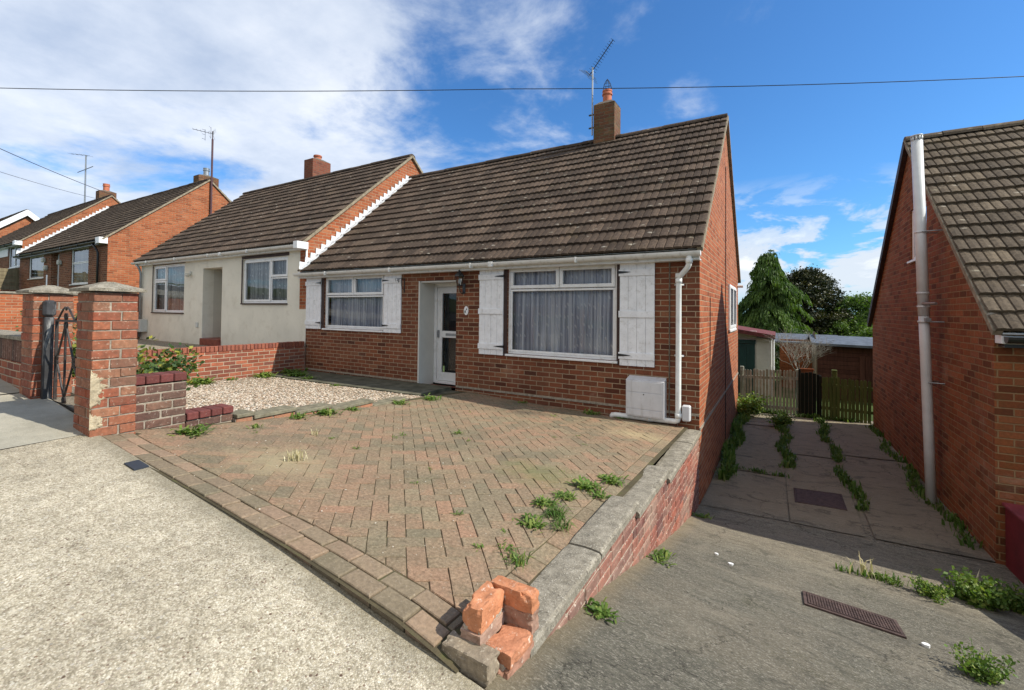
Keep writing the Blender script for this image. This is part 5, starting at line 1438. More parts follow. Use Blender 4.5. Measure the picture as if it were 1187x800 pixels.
m = MB(); vs = [(1.82, 10.78, .60), (6.6, 10.78, .50), (6.6, 12.4, .72), (1.82, 12.4, .80), (1.82, 14.2, .5), (6.6, 14.2, .45)]
m.raw(vs + [(v[0], v[1], v[2] - .07) for v in vs], [(0, 1, 2, 3), (3, 2, 5, 4), (7, 6, 9, 8), (0, 6, 7, 1), (0, 3, 9, 6), (3, 4, 10, 9)]); m.build('roof', felt, SB)
m = MB(); m.quad([(1.985, 11.0, .5), (1.985, 14.0, .5), (1.985, 12.4, .93)]); 
for k in range(12): m.box(1.95, 1.98, 11.02 + k * .245, 11.02 + k * .245 + .235, -1.3, .52 + .39 * (1 - abs(11.14 + k * .245 - 12.4) / 1.6) * (1 if abs(11.14 + k * .245 - 12.4) < 1.6 else 0), rr.random(), c=.004)
m.build('end_boards', oldboards, SB)
DT = thing('bare_shrub', 'bare pale-twigged shrub between the sheds', 'shrub', (1.55, 9.5, -1.1))
m = MB(); rr = random.Random(12)
def twigs(p, d, l, r, n):
    q = p + d * l; m.tube([p, (p + q) / 2 + Vector((rr.uniform(-.03, .03), rr.uniform(-.03, .03), 0)), q], [r, r * .8, r * .6], 4, caps=False)
    if n > 0:
        for _ in range(4):
            dd = (d + Vector((rr.uniform(-.8, .8), rr.uniform(-.6, .6), rr.uniform(-.35, .5)))).normalized(); twigs(q, dd, l * rr.uniform(.55, .8), r * .55, n - 1)
for _ in range(3): twigs(Vector((1.42, 9.5, -1.1)), Vector((rr.uniform(-.1, .15), 0, 1)).normalized(), .75, .022, 4)
m.build('branches', twig, DT)

# ================================================================== TREES
def leafquad(m, p, s, rr, rnd, droop=0.0, asp=.5):
    a = rr.random() * 2 * PI; e = rr.uniform(-.9, .9) - droop
    d = Vector((math.cos(a) * math.cos(e), math.sin(a) * math.cos(e), math.sin(e)))
    w = d.cross(Vector((rr.uniform(-1, 1), rr.uniform(-1, 1), rr.uniform(-1, 1)))).normalized() * s * asp
    q = d * s
    m.v.extend([tuple(p - q * .5), tuple(p + w * .5), tuple(p + q * .5), tuple(p - w * .5)])
    b = len(m.v) - 4; m.f.append((b, b + 1, b + 2, b + 3)); m.r.append(rnd); m.mi.append(0)
def crown_tree(name, label, base, h, rad, trunk_h, mat, n_clump, per, ls, seed, shape, cr=.5, group=None, droop=0.0):
    rr = random.Random(seed); t = thing(name, label, 'tree', base, group); B = Vector(base)
    m = MB(); m.tube([B, B + Vector((.05, 0, h * .4)), B + Vector((0, .05, h * .85))], [.05 * h * .5, .03 * h * .5, .008 * h], 8)
    for k in range(9):
        a = rr.random() * 6.28; z = h * rr.uniform(.25, .7); L_ = rad * rr.uniform(.5, .85)
        p = B + Vector((0, 0, z)); m.tube([p, p + Vector((math.cos(a) * L_ * .5, math.sin(a) * L_ * .5, L_ * .15)), p + Vector((math.cos(a) * L_, math.sin(a) * L_, L_ * .35))], [.012 * h, .008 * h, .003 * h], 5)
    m.build('trunk', bark, t)
    m = MB()
    for k in range(n_clump):
        f, a, u = shape(rr); rr_ = u ** .45
        z = lerp(trunk_h, h, f[0]); r = f[1] * rad * rr_
        lump = 1 + .28 * mn.noise(Vector((math.cos(a) * 1.3, math.sin(a) * 1.3, z * .8 + seed)))
        c = B + Vector((math.cos(a) * r * lump, math.sin(a) * r * lump, z)); tone = rr.random()
        R_ = cr * rr.uniform(.6, 1.2)
        for q in range(per):
            g_ = Vector((rr.gauss(0, .42), rr.gauss(0, .42), rr.gauss(0, .30))) * R_
            leafquad(m, c + g_ - Vector((0, 0, g_.x ** 2 + g_.y ** 2)) * droop, ls * rr.uniform(.6, 1.3), rr, min(1, max(0, tone * .6 + rr.random() * .45)), droop=droop)
    m.build('crown', mat, t)
    return t
def sh_cone(rr):
    f = rr.random() ** 1.35; w = (1 - f) ** .62 * (.86 + .14 * math.sin(f * 34)); return (f, w + .03), rr.random() * 6.283, rr.random()
def sh_round(rr):
    f = rr.random(); w = math.sin(PI * min(1, max(0, .10 + .88 * f))) ** .5; return (f, w), rr.random() * 6.283, rr.random()
def conifer(base, h, rad, seed):
    rr = random.Random(seed); t = thing('conifer_tree', 'tall drooping dark green conifer above the maroon shed roof', 'tree', base); B = Vector(base)
    m = MB(); m.tube([B, B + Vector((.04, 0, h * .5)), B + Vector((-.05, 0, h * .97))], [.16, .09, .015], 8); m.build('trunk', bark, t)
    m = MB(); N = 300
    for k in range(N):
        f = (k / N) ** .80; z = h * (.04 + .95 * f); a = k * 2.399 + rr.uniform(-.3, .3)
        L_ = rad * ((1 - f) ** .62) * rr.uniform(.42, 1.2) * (1 + .8 * mn.noise(Vector((math.cos(a) * 1.4, math.sin(a) * 1.4, z)))) + .10
        d = Vector((math.cos(a), math.sin(a), 0)); tone = rr.random() * .5
        n = max(5, int(L_ / .065))
        for q in range(n):
            u = (q + 1) / n; p = B + Vector((0, 0, z)) + d * L_ * u + Vector((0, 0, .28 * L_ * u - .75 * L_ * u * u))
            w = d.cross(Vector((0, 0, 1)))
            for v in range(9):
                g_ = p + w * rr.gauss(0, .11 + .10 * (1 - u)) + d * rr.gauss(0, .05); hang = rr.uniform(.10, .30) * (.7 + .5 * u)
                a2 = rr.random() * 6.28; ww = Vector((math.cos(a2), math.sin(a2), 0)) * rr.uniform(.022, .045); out = d * rr.uniform(.0, .12) + Vector((rr.gauss(0, .02), rr.gauss(0, .02), 0))
                b = len(m.v); e = g_ + out - Vector((0, 0, hang)); mid = g_ + out * .7 - Vector((0, 0, hang * .45))
                m.v.extend([tuple(g_ - ww * .5), tuple(g_ + ww * .5), tuple(mid + ww), tuple(e), tuple(mid - ww)])
                m.f.append((b, b + 1, b + 2, b + 3, b + 4)); m.r.append(min(1, tone + .5 * u * rr.random() + .1 * rr.random())); m.mi.append(0)
    for k in range(60):
        p = B + Vector((-.05 + .25 * (k / 60) ** 2 * 1.6, 0, h * .93 + .5 * math.sin(k / 60 * 2.4)))
        leafquad(m, p + Vector((rr.gauss(0, .05), rr.gauss(0, .05), rr.gauss(0, .04))), .12, rr, rr.random() * .5, droop=.6)
    m.build('crown', leaf_con, t)
conifer((.45, 22, -1.3), 6.25, 2.6, 3)
crown_tree('copper_tree', 'dark round copper-leaved tree right of the conifer', (2.3, 25, -1.4), 5.4, 1.9, .5, leaf_dark, 640, 70, .15, 5, sh_round, cr=.42)
crown_tree('bright_tree', 'bright green bushy tree right of the copper tree', (4.9, 26, -1.5), 3.95, 2.2, .2, leaf_bright, 420, 50, .16, 7, sh_round, cr=.5)
crown_tree('yellow_green_bush', 'yellowish green bush low in front of the copper tree', (3.7, 24, -1.5), 2.6, 1.0, .1, leaf_bright, 140, 45, .12, 8, sh_round, cr=.4)
crown_tree('leafy_shrub', 'green shrub behind the sheds under the conifer', (1.75, 19, -1.4), 1.95, .9, .1, leaf_hedge, 120, 50, .11, 9, sh_round, cr=.35)
crown_tree('fern_leaved_tree', 'feathery green shrub just left of the right-hand wall', (4.6, 18, -1.4), 2.35, .95, .1, leaf_bright, 130, 50, .14, 10, sh_round, cr=.4, droop=.5)
rr = random.Random(5)
hd = MB()
for k in range(700):
    x = rr.uniform(-25, 60); y = 95 + rr.uniform(-3, 3); zt = 1.4 + 1.2 * mn.noise(Vector((x * .15, 0, 4)))
    for q in range(18): leafquad(hd, Vector((x + rr.gauss(0, .8), y + rr.gauss(0, .6), rr.uniform(-4, zt))), rr.uniform(.5, .9), rr, rr.random())
far = hd.build('distant_tree_belt', leaf_hedge); far['kind'] = 'stuff'; far['label'] = 'dark belt of trees on the skyline beyond the back gardens'; far['category'] = 'tree belt'
FH = thing('distant_house', 'tiny distant house with brown roof on the skyline', 'house', (17.5, 90, -2))
m = MB(); m.box(15.5, 24, 90, 96, -3, .7); m.build('wall', brick_far, FH)
m = MB(); m.raw([(15.2, 89.7, .7), (24.3, 89.7, .7), (24.3, 93, 2.3), (15.2, 93, 2.3), (15.2, 96.3, .7), (24.3, 96.3, .7)], [(0, 1, 2, 3), (3, 2, 5, 4), (0, 3, 4), (1, 5, 2)]); m.build('roof', shed_red, FH)

# ================================================================== PLANTS
def plant(name, label, cat, loc, kind, size, seed, mat, group=None, n=40):
    rr = random.Random(seed); m = MB(); o = Vector(loc)
    if kind == 'blade':
        for k in range(n):
            a = rr.random() * 6.283; L_ = size * rr.uniform(.5, 1.1); lean = rr.uniform(.5, 1.6) if mat is not straw else rr.uniform(.1, .7); b = o + Vector((rr.gauss(0, size * .22), rr.gauss(0, size * .22), 0))
            d = Vector((math.cos(a), math.sin(a), 0)); w = Vector((-d.y, d.x, 0)) * size * rr.uniform(.02, .04)
            p1 = b + d * L_ * .3 * lean + Vector((0, 0, L_ * .45)); p2 = b + d * L_ * .8 * lean + Vector((0, 0, L_ * max(.12, .85 - .5 * lean)))
            m.raw([b - w, b + w, p1 + w * .8, p1 - w * .8, p2], [(0, 1, 2, 3), (3, 2, 4)], rr.random())
    elif kind == 'rosette':
        for k in range(int(n * 2.6)):
            a = rr.random() * 6.283; L_ = size * rr.uniform(.25, .75); up = rr.uniform(.3, 1.6); b = o + Vector((rr.gauss(0, size * .38), rr.gauss(0, size * .30), 0))
            d = Vector((math.cos(a), math.sin(a), 0)); w = Vector((-d.y, d.x, 0)) * L_ * rr.uniform(.07, .15)
            p1 = b + d * L_ * .35 + Vector((0, 0, L_ * .30 * up)); p2 = b + d * L_ * .75 + Vector((0, 0, L_ * .45 * up)); p3 = b + d * L_ + Vector((0, 0, L_ * .38 * up))
            m.raw([b - w * .2, b + w * .2, p1 + w, p1 - w, p2 + w * .9, p2 - w * .9, p3], [(0, 1, 2, 3), (3, 2, 4, 5), (5, 4, 6)], rr.random())
    elif kind == 'leafy':
        for k in range(max(3, n // 5)):
            a = rr.random() * 6.283; L_ = size * rr.uniform(.5, 1.1); d = Vector((math.cos(a) * .55, math.sin(a) * .55, 1)).normalized()
            b = o + Vector((rr.gauss(0, size * .25), rr.gauss(0, size * .25), 0)); m.tube([b, b + d * L_], [.0025, .001], 4, rnd=.2)
            for q in range(22):
                p = b + d * L_ * rr.uniform(.15, 1) + Vector((rr.gauss(0, .10), rr.gauss(0, .10), rr.gauss(0, .05))) * size
                leafquad(m, p, min(.075, size * rr.uniform(.10, .20)), rr, rr.random(), asp=.6)
    ob = m.build(name, mat, None, org=loc)
    tag(ob, label, cat, group); return ob
G1 = 'small weeds growing in the joints of the block paving'
WEED = 'weed'
def W_(x, y, s, label, kind='rosette', n=26, surf=front, mat=None, group=None, name='weed'):
    W_.k += 1
    return plant(name, label, WEED, (x, y, surf(x, y) - .004), kind, s, 100 + W_.k, mat or leaf_weed, group, n)
W_.k = 0
# main visible tufts
W_(-3.50, -4.38, .17, 'bright green weed at the foot of the short stained wall', n=34)
W_(-3.62, -3.30, .13, 'weeds under the middle copings of the stepped edging, nearest the pillar', n=30)
W_(-3.62, -2.95, .15, 'largest weed clump below the stepped edging', n=44)
W_(-3.64, -2.55, .11, 'low spreading weeds below the third grey coping of the edging', n=30)
W_(-3.62, -1.75, .14, 'weed clump below the coping nearest mid edging', n=34)
W_(-3.62, -1.15, .15, 'weed clump below the edging close to the doorstep', n=34)
W_(-3.45, -3.85, .09, 'small weed in front of the red capped step', n=18)
W_(-2.05, -2.5, .08, 'lone weed tuft in the middle of the paving', n=20)
W_(-.30, -2.72, .12, 'small weed patch by the retaining wall, farthest from the camera', n=40)
W_(-.40, -3.0, .13, 'second weed patch along the retaining wall, just before the farthest one', n=44)
W_(-.27, -3.08, .09, 'thin weeds tight against the step in the wall coping', n=30)
W_(-.36, -3.62, .12, 'broad grassy weed patch by the retaining wall', 'blade', n=80, mat=leaf_grass)
W_(-.50, -3.52, .10, 'leafy weeds on the left side of the grassy patch', n=50)
W_(-.44, -3.84, .10, 'leafy weed patch in front of the grassy one', n=50)
W_(-.28, -3.72, .10, 'grass against the inner face of the retaining wall', 'blade', n=50, mat=leaf_grass)
W_(-.29, -4.25, .11, 'grass tuft just behind the broken brick pier', 'blade', n=50, mat=leaf_weed)
W_(-.40, -4.18, .07, 'small seedling behind the broken pier', n=14)
W_(-.85, -4.05, .05, 'single small seedling in the near paving', n=10)
W_(-1.45, -.12, .13, 'weed growing under the outlet of the white pipe', n=26)
W_(-1.0, -.12, .10, 'low weeds below the meter box', n=24)
W_(-2.6, -.12, .09, 'small weeds at the foot of the facade right of the door', n=18)
W_(-.45, -3.30, .09, 'low green mat between the two groups of weeds by the wall', n=40)
plant('dry_weed', 'withered straw coloured weed lying on the paving near the border', WEED, (-2.35, -4.15, front(-2.35, -4.15)), 'blade', .13, 55, straw, None, 46)
plant('dry_weed', 'dead straw tuft further back on the paving', WEED, (-2.9, -3.6, front(-2.9, -3.6)), 'blade', .09, 56, straw, None, 26)
rr = random.Random(31)
for k in range(16):
    x = rr.uniform(-3.3, -.5); y = rr.uniform(-4.4, -.5)
    W_(x, y, rr.uniform(.035, .06), 'tiny seedling in a joint of the block paving', n=9, group=G1)
W_(-8.15, -.42, .26, 'lush weed clump in the corner where the garden wall meets the house', n=70, surf=grav)
W_(-7.7, -.62, .24, 'weeds on the path below the left window', n=60, surf=grav)
W_(-7.1, -.75, .18, 'trailing weeds along the house path', n=46, surf=grav)
W_(-8.1, -1.05, .24, 'rounded weed tuft against the garden wall near the house', n=60, surf=grav)
W_(-8.1, -2.25, .26, 'dark green weed against the garden wall beyond the low wall', n=60, surf=grav)
W_(-8.15, -1.7, .12, 'thin line of weeds at the foot of the garden wall', n=40, surf=grav)
W_(-6.0, -1.0, .12, 'small weeds at the edge of the gravel below the window', n=26, surf=grav)
plant('shrub', 'leafy green and yellow shrub behind the short stained wall', 'shrub', (-5.6, -3.85, .45), 'leafy', .62, 71, leaf_shrub, None, 260)
plant('shrub', 'yellow green bush seen through the iron gate', 'shrub', (-6.9, -4.25, .55), 'leafy', .60, 72, leaf_shrub, None, 200)
plant('shrub', 'climbing stems beside the cream house corner', 'shrub', (-14.9, -2.6, .6), 'leafy', .9, 73, leaf_hedge, None, 120)
plant('shrub', 'low green planting on top of the far garden wall', 'shrub', (-17.6, -3.3, 1.75), 'leafy', .45, 74, leaf_shrub, None, 160)
D_ = drvn
W_(.10, -.55, .12, 'weed at the foot of the retaining wall where the slope flattens', surf=D_, n=30)
W_(.10, -2.75, .11, 'small weed halfway along the foot of the retaining wall', surf=D_, n=26)
W_(.09, -2.55, .09, 'second small weed at the foot of the retaining wall', surf=D_, n=20)
W_(.09, -4.05, .10, 'bright leafy weed at the foot of the wall near the broken pier', surf=D_, n=44)
W_(1.85, -2.85, .15, 'lone bright green weed on the driveway slope', 'leafy', surf=D_, n=200)
W_(1.95, -1.35, .16, 'left green weed along the driveway joint', 'leafy', surf=D_, n=160)
W_(1.72, -1.30, .09, 'little weed left of the joint weeds', 'leafy', surf=D_, n=60)
W_(2.30, -1.18, .24, 'large leafy weed clump before the red wall', 'leafy', surf=D_, n=320)
W_(2.55, -1.05, .20, 'weed clump touching the red wall', 'leafy', surf=D_, n=200)
plant('dry_stalks', 'pale dry grass stalks standing on the driveway joint', 'weed', (1.55, -1.25, D_(1.55, -1.25) - .01), 'blade', .26, 81, straw, None, 12)
plant('dry_stalks', 'dry stalks behind the leafy clump near the red wall', 'weed', (2.38, -.85, D_(2.38, -.85) - .01), 'blade', .28, 82, straw, None, 10)
rr = random.Random(77)
def strip(x0, x1, y0, y1, n, s, label, name='grass_strip', mats=leaf_grass):
    m = MB()
    for k in range(n):
        t = rr.random(); x = lerp(x0, x1, t) + rr.gauss(0, .045) + .06 * math.sin(t * 17); y = lerp(y0, y1, t) + rr.gauss(0, .03)
        if mn.noise(Vector((x * 2.2, y * 2.2, 9))) < -.28: continue
        a = rr.random() * 6.283; L_ = s * rr.uniform(.4, 1.1); b = Vector((x, y, D_(x, y))); d = Vector((math.cos(a), math.sin(a), 0)); w = Vector((-d.y, d.x, 0)) * L_ * rr.uniform(.05, .14); ln = rr.uniform(.1, 1)
        p1 = b + d * L_ * .3 * ln + Vector((0, 0, L_ * .5)); p2 = b + d * L_ * .8 * ln + Vector((0, 0, L_ * (1 - .5 * ln)))
        m.raw([b - w, b + w, p1 + w * .8, p1 - w * .8, p2], [(0, 1, 2, 3), (3, 2, 4)], rr.random())
    o = m.build(name, mats); o['kind'] = 'stuff'; o['label'] = label; o['category'] = 'grass'; return o
strip(1.0, 1.0, 2.4, 7.0, 1500, .16, 'grass growing along the left joint of the driveway slabs')
strip(1.78, 1.72, .9, 7.0, 1500, .13, 'grass growing along the right joint of the driveway slabs')
strip(.15, .12, 1.3, 6.9, 2200, .22, 'grass and weeds along the foot of the gable wall')
strip(2.62, 2.66, .2, 6.6, 900, .13, 'weeds along the foot of the right-hand gable')
strip(1.35, 2.8, -1.30, -1.02, 260, .10, 'thin grass along the cross joint of the driveway')
strip(.1, 1.0, 2.0, 1.9, 200, .10, 'grass across the slab joint near the middle gable')
strip(.2, 2.6, 6.85, 6.7, 700, .14, 'grass along the foot of the fences')
plant('weed', 'tall bright weed at the far end of the gable by the pickets', WEED, (.25, 6.3, -1.0), 'leafy', .55, 91, leaf_weed, None, 260)
plant('weed', 'bright weed clump in the slab joint before the pickets', WEED, (.95, 5.4, -1.0), 'leafy', .30, 92, leaf_weed, None, 220)
# litter, covers
def cover(name, label, cat, x0, x1, y0, y1, surf, mat, ribs=0, up=.008, frame=None):
    t = thing(name, label, cat, ((x0 + x1) / 2, (y0 + y1) / 2, surf((x0 + x1) / 2, (y0 + y1) / 2)))
    def P(x, y, h): return (x, y, surf(x, y) + h)
    def slab(m, a, b, c, d, h0, h1, rnd=.5):
        m.raw([P(a, c, h0), P(b, c, h0), P(b, d, h0), P(a, d, h0), P(a, c, h1), P(b, c, h1), P(b, d, h1), P(a, d, h1)], [(4, 5, 6, 7), (0, 1, 5, 4), (1, 2, 6, 5), (2, 3, 7, 6), (3, 0, 4, 7)], rnd)
    if frame:
        m = MB(); f = .022
        slab(m, x0 - f, x1 + f, y0 - f, y0 - .003, -.02, up); slab(m, x0 - f, x1 + f, y1 + .003, y1 + f, -.02, up)
        slab(m, x0 - f, x0 - .003, y0 - .003, y1 + .003, -.02, up); slab(m, x1 + .003, x1 + f, y0 - .003, y1 + .003, -.02, up); m.build('frame', frame, t)
    m = MB(); slab(m, x0, x1, y0, y1, -.02, up - .002)
    if ribs:
        n = ribs; w = (x1 - x0) / n
        for k in range(n): slab(m, x0 + (k + .2) * w, x0 + (k + .75) * w, y0 + .015, y1 - .015, up - .002, up + .003)
        for q in range(1, 8):
            yy = lerp(y0, y1, q / 8); slab(m, x0 + .01, x1 - .01, yy - .004, yy + .004, up - .002, up + .002)
    m.build('lid', mat, t); return t
rusty = simple('rusty_brown_iron', (.085, .055, .048), .8, .25, 20, .3, bump=.003, dirt=(.13, .08, .06))
cover('drain_cover', 'ribbed brown drain cover on the sloping driveway, nearer the camera', 'drain cover', 1.06, 1.55, -2.58, -2.33, lambda x, y: drvn(x, y) + .004, rusty, 30, frame=rusty)
cover('drain_cover', 'flat brown drain cover in the slabs between the houses', 'drain cover', 1.10, 1.62, .82, 1.38, lambda x, y: drvn(x, y) + .008, rusty, 0, frame=rusty)
cover('stopcock_cover', 'small blue-black square cover in the footpath by the paving edge', 'stopcock cover', -2.88, -2.72, -5.05, -4.97, lambda x, y: hp(x, y) + .006, simple('blue_black_lid', (.025, .032, .045), .6, .1, 20, .4), 0)
rr = random.Random(19)
paper = simple('white_litter', (.75, .75, .74), .8, .05, 20, .2)
for (x, y, s, lab) in ((1.42, -3.55, .022, 'white pebble-sized litter on the near driveway'), (1.66, -2.62, .02, 'small white flake of litter right of the ribbed drain cover'), (.55, -2.2, .018, 'white flake of litter left of the ribbed drain cover'), (.42, -2.0, .015, 'tiny white flake farther up the driveway')):
    m = MB(); z = drvn(x, y) + .010
    m.raw([(x + s * rr.uniform(.7, 1.1) * math.cos(a) * 1.2, y + s * math.sin(a) * .8, z + (h - .5) * s * .8) for h in (0, 1) for a in [k * PI / 3 for k in range(6)]], [(0, 1, 2, 3, 4, 5)[::-1], (6, 7, 8, 9, 10, 11)] + [(k, (k + 1) % 6, 6 + (k + 1) % 6, 6 + k) for k in range(6)])
    o = m.build('litter', paper, None, org=(x, y, z)); tag(o, lab, 'litter')

# houses across the road, mirrored in the front windows
for k, (xa, xb, wm) in enumerate(((-17.5, -4.5, brick_far), (-1.0, 12.0, brick_far))):
    zb = hp((xa + xb) / 2, -8.7); ya, yb = -30.0, -23.0
    OH = thing('opposite_bungalow', ('brick bungalow across the road, up the street, mirrored in the glass', 'brick bungalow across the road, facing the middle house, mirrored in the glass')[k], 'bungalow', ((xa + xb) / 2, -26, zb))
    m = MB(); m.box(xa, xb, ya, yb, zb - 1.5, zb + 2.4); m.build('wall', wm, OH)
    m = MB(); ym = (ya + yb) / 2; zt = zb + 5.2; ze = zb + 2.35
    m.raw([(xa - .2, yb + .3, ze), (xb + .2, yb + .3, ze), (xb + .2, ym, zt), (xa - .2, ym, zt), (xa - .2, ya - .3, ze), (xb + .2, ya - .3, ze)], [(0, 1, 2, 3), (3, 2, 5, 4), (0, 3, 4), (1, 5, 2)]); m.build('roof', tile_far, OH)
    for wx in (xa + 1.6, xb - 3.6):
        m = MB(); m.box(wx, wx + 2.0, yb + .005, yb + .04, zb + .9, zb + 2.1, c=.01); w_ = m.build('window', white_u, OH)
        m = MB(); m.box(wx + .1, wx + .95, yb + .041, yb + .05, zb + 1.0, zb + 2.0); m.box(wx + 1.05, wx + 1.9, yb + .041, yb + .05, zb + 1.0, zb + 2.0); m.build('pane', black, w_)
    m = MB(); m.box((xa + xb) / 2 - .45, (xa + xb) / 2 + .45, yb + .005, yb + .05, zb, zb + 2.05, c=.01); m.build('door', white_u, OH)
FG = MB(); grid(FG, -60, 60, -60, -15.5, 60, 10, lambda x, y: hp(x, -8.7) + .0)
struct('opposite_gardens', FG, ground_m)

# ================================================================== AERIALS AND WIRES
def yagi(t, c, d, L_, n, el=.16, mat=black, up=Vector((0, 0, 1)), refl=True):
    d = Vector(d).normalized(); s = d.cross(up).normalized(); c = Vector(c)
    m = MB(); m.tube([c - d * .25 * L_, c + d * .75 * L_], .010, 6); m.build('boom', mat, t)
    for k in range(n):
        p = c + d * L_ * lerp(-.18, .74, k / (n - 1)); w = el * lerp(1.0, .62, k / (n - 1)); m = MB(); m.tube([p - s * w, p + s * w], .005, 4); m.build('element', mat, t)
    if refl:
        m = MB(); p = c - d * .22 * L_; u = s.cross(d).normalized()
        for sg in (-1, 1):
            for k in range(4): q = p + u * sg * (.04 + .045 * k) - d * .02 * k; m.tube([q - s * .20, q + s * .20], .004, 4)
            m.tube([p, p + u * sg * .19], .005, 4)
        m.build('reflector', steel, t)
A1 = thing('tv_aerial', 'long television aerial on a mast clamped to the pot-topped middle chimney', 'aerial', (-2.76, 3.3, 5.6))
m = MB(); m.tube([(-2.76, 3.3, 5.55), (-2.76, 3.3, 7.12)], .018, 8); m.build('mast', steel, A1)
m = MB()
for z in (5.72, 6.02): m.box(-2.84, -2.64, 3.285, 3.315, z - .014, z + .014)
m.build('bracket', black, A1)
yagi(A1, (-2.70, 3.3, 7.12), (.62, -.15, .58), .85, 14, .13)
A2 = thing('tv_aerial', 'small aerial cluster on a very tall pole by the dark house gable', 'aerial', (-19.9, 3.35, 5))
m = MB(); m.tube([(-19.93, 3.35, 5.0), (-19.93, 3.35, 8.75)], .04, 8); m.tube([(-19.93, 3.35, 8.7), (-19.93, 3.35, 9.1)], .022, 8); m.build('mast', simple('maroon_pole', (.09, .04, .045), .5, .1, 8), A2)
yagi(A2, (-19.95, 3.2, 8.98), (-.6, -1, .12), .75, 6, .20)
m = MB()
for sg in (-1, 1):
    for k in range(3): m.tube([(-20.0 + .22 * sg, 3.2, 8.75 + k * .2), (-20.0 + .30 * sg, 3.1, 8.78 + k * .2)], .006, 4)
    m.tube([(-20.0 + .24 * sg, 3.2, 8.70), (-20.0 + .24 * sg, 3.2, 9.18)], .007, 4)
m.build('dipole', black, A2)
A3 = thing('tv_aerial', 'two-armed aerial on the mast left of the farthest chimney', 'aerial', (-34.6, 3.3, 7.8))
m = MB(); m.tube([(-34.65, 3.3, 7.6), (-34.65, 3.3, 10.55)], .04, 8); m.build('mast', steel, A3)
yagi(A3, (-34.9, 3.3, 10.62), (-1, -.2, .18), 1.9, 5, .25, refl=False); 
m = MB(); m.tube([(-36.0, 3.3, 9.75), (-33.5, 3.3, 9.72)], .02, 5); m.build('cross_arm', black, A3)
def wire(name, label, pts, r, sagv=0.0):
    m = MB(); P = []
    for (a, b) in zip(pts, pts[1:]):
        for k in range(24):
            t = k / 24; q = Vector(a).lerp(Vector(b), t); q.z -= sagv * 4 * t * (1 - t); P.append(q)
    P.append(Vector(pts[-1])); m.tube(P, r, 5)
    o = m.build(name, black, None, org=pts[0]); tag(o, label, 'cable'); return o
CAMP = Vector((0.87986202, -6.29978068, 1.5))
def fr(d, k): return CAMP + Vector(d) * k
wire('overhead_cable', 'long overhead cable crossing the whole sky above the roofs', [fr((-1.70, .14, .4945), 13.5), fr((-.513, .847, .5), 13.3), fr((.66, 1.55, .555), 12.2)], .012, .12)
wire('overhead_cable', 'upper thin cable running down to the far gable on the left', [fr((-1.62, .165, .425), 14), (-30.7, 3.3, 7.72)], .014, .10)
wire('overhead_cable', 'lower thin cable at the left edge of the sky', [fr((-1.62, .17, .350), 14), (-33.6, 3.5, 7.9)], .009, .10)

# ================================================================== LIGHT, SKY, CAMERA
LD = Vector((-2.743, -.60, -2.45)).normalized()
sun = bpy.data.lights.new('sun', 'SUN'); sun.energy = 4.8; sun.angle = R(.55); sun.color = (1.0, .94, .82)
so = bpy.data.objects.new('sun', sun); col.objects.link(so); so.rotation_euler = LD.to_track_quat('-Z', 'Y').to_euler()
w = bpy.data.worlds.new('World'); scene.world = w
t = NT(w); nt = w.node_tree
sky = t.n('ShaderNodeTexSky'); sky.sky_type = 'NISHITA'; sky.sun_disc = False; sky.sun_elevation = R(41.1); sky.sun_rotation = R(77.7); sky.air_density = 1.0; sky.dust_density = .6; sky.ozone_density = 2.0
tc = t.n('ShaderNodeTexCoord'); D = tc.outputs['Generated']; S = t.sep(D)
zc = t.m('ADD', t.m('MAXIMUM', S[2], 0.0), .16)
pc = t.comb(t.m('DIVIDE', S[0], zc), t.m('DIVIDE', S[1], zc), 0.0)
# clear blue deepened a little, thick broken cloud towards the west, puffs low in the north-east
az = t.m('ADD', t.m('MULTIPLY', S[0], -.90), t.m('MULTIPLY', S[1], .02))
n1 = t.noise(1.15, 10, .60, pc, dist=.3)
n2 = t.noise(2.6, 8, .62, pc, dist=.5)
back = t.m('MULTIPLY', t.rng(S[1], .05, -.35), t.rng(S[2], .10, .28))  # unseen bright cloud behind the camera, added as fill for the shaded fronts
cover_w = t.m('MAXIMUM', t.rng(az, -.12, .75), t.m('MULTIPLY', back, 1.25))
dens = t.m('ADD', t.m('MULTIPLY', n1, .75), t.m('MULTIPLY', n2, .25))
thr = t.m('SUBTRACT', .645, t.m('MULTIPLY', cover_w, .27))
cl = t.rng(t.m('SUBTRACT', dens, thr), -.035, .135, smooth=True)
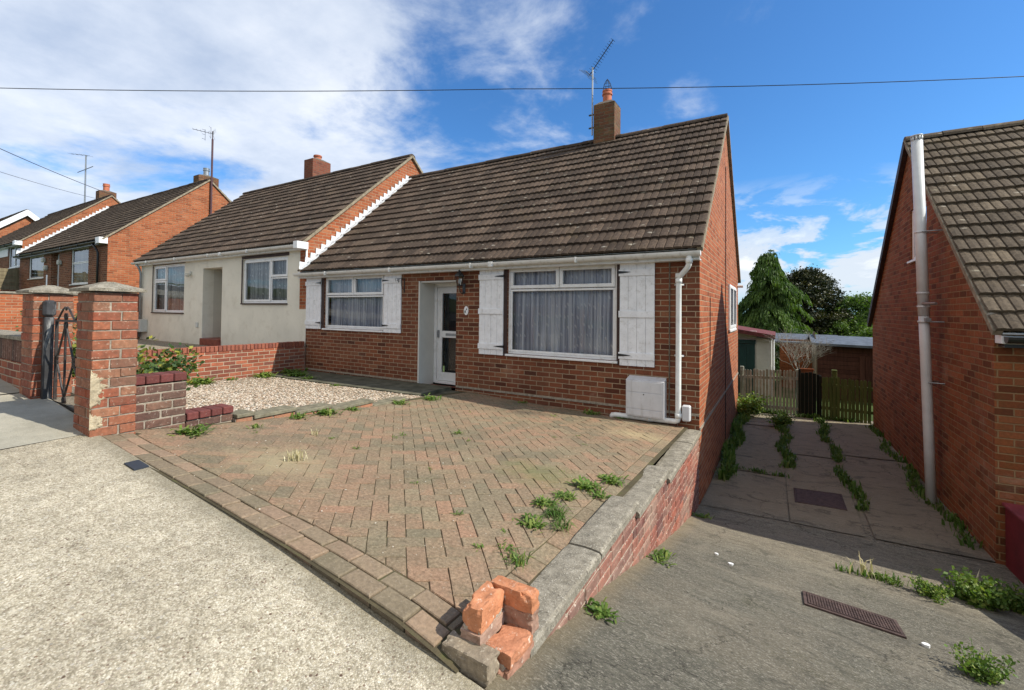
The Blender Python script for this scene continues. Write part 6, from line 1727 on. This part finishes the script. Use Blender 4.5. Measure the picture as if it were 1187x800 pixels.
# low cumulus band
band = t.m('MULTIPLY', t.rng(S[2], .0, .05), t.rng(S[2], .26, .12))
azs = t.n('ShaderNodeVectorMath', operation='DOT_PRODUCT'); t.put(azs.inputs[0], D); azs.inputs[1].default_value = Vector((.12, .99, .12)).normalized()
n3 = t.noise(7.0, 8, .6, t.scl(D, (1, 1, 2.6)), dist=.3)
c3 = t.rng(t.m('ADD', n3, t.m('MULTIPLY', t.rng(S[2], .20, .06), .15)), .50, .59, smooth=True)
cum = t.m('MULTIPLY', t.m('MULTIPLY', c3, band), t.rng(azs.outputs['Value'], .82, .95))
shade = t.noise(1.7, 7, .6, pc)
ccol = t.ramp(shade, [(.32, (4.2, 5.0, 6.4)), (.52, (6.2, 6.8, 7.8)), (.70, (8.2, 8.5, 8.9))])
ccol = t.mix(t.m('MULTIPLY', back, 1.0), ccol, t.mix(shade, (6.2, 6.1, 5.8), (9.6, 9.2, 8.5)))  # warm white tint of the added fill cloud
blue = t.mix(1.0, sky.outputs[0], (.52, 1.00, 1.45), 'MULTIPLY')
c = t.mix(t.m('MULTIPLY', cl, .90), blue, ccol)
c = t.mix(t.m('MULTIPLY', cum, .92), c, t.mix(t.rng(n3, .55, .68), (6.3, 6.8, 7.5), (9.3, 9.3, 9.3)))
bg = t.n('ShaderNodeBackground'); bg.inputs[1].default_value = .10; t.put(bg.inputs[0], c)
wo = t.n('ShaderNodeOutputWorld'); nt.links.new(bg.outputs[0], wo.inputs[0])

cam = bpy.data.cameras.new('camera'); co = bpy.data.objects.new('camera', cam); col.objects.link(co); scene.camera = co
yaw, pit, rol = .538127, .0195376, .0104314
cy, sy, cp_, sp, cr_, sr = math.cos(yaw), math.sin(yaw), math.cos(pit), math.sin(pit), math.cos(rol), math.sin(rol)
F = Vector((-sy * cp_, cy * cp_, sp)); rt = Vector((cy, sy, 0)); up = rt.cross(F)
r2 = cr_ * rt + sr * up; u2 = -sr * rt + cr_ * up
co.matrix_world = Matrix(((r2.x, u2.x, -F.x, CAMP.x), (r2.y, u2.y, -F.y, CAMP.y), (r2.z, u2.z, -F.z, CAMP.z), (0, 0, 0, 1)))
cam.sensor_fit = 'HORIZONTAL'; cam.sensor_width = 36; cam.lens = 515.518 / 1187 * 36; cam.shift_y = -(400 - 350.947) / 1187; cam.clip_start = .05; cam.clip_end = 3000
scene.render.engine = 'CYCLES'
scene.view_settings.view_transform = 'Standard'; scene.view_settings.look = 'None'; scene.view_settings.gamma = 1; scene.view_settings.exposure = 0.36; scene.view_settings.use_curve_mapping = False
scene.cycles.max_bounces = 6; scene.cycles.transparent_max_bounces = 12; scene.cycles.caustics_reflective = False; scene.cycles.caustics_refractive = False
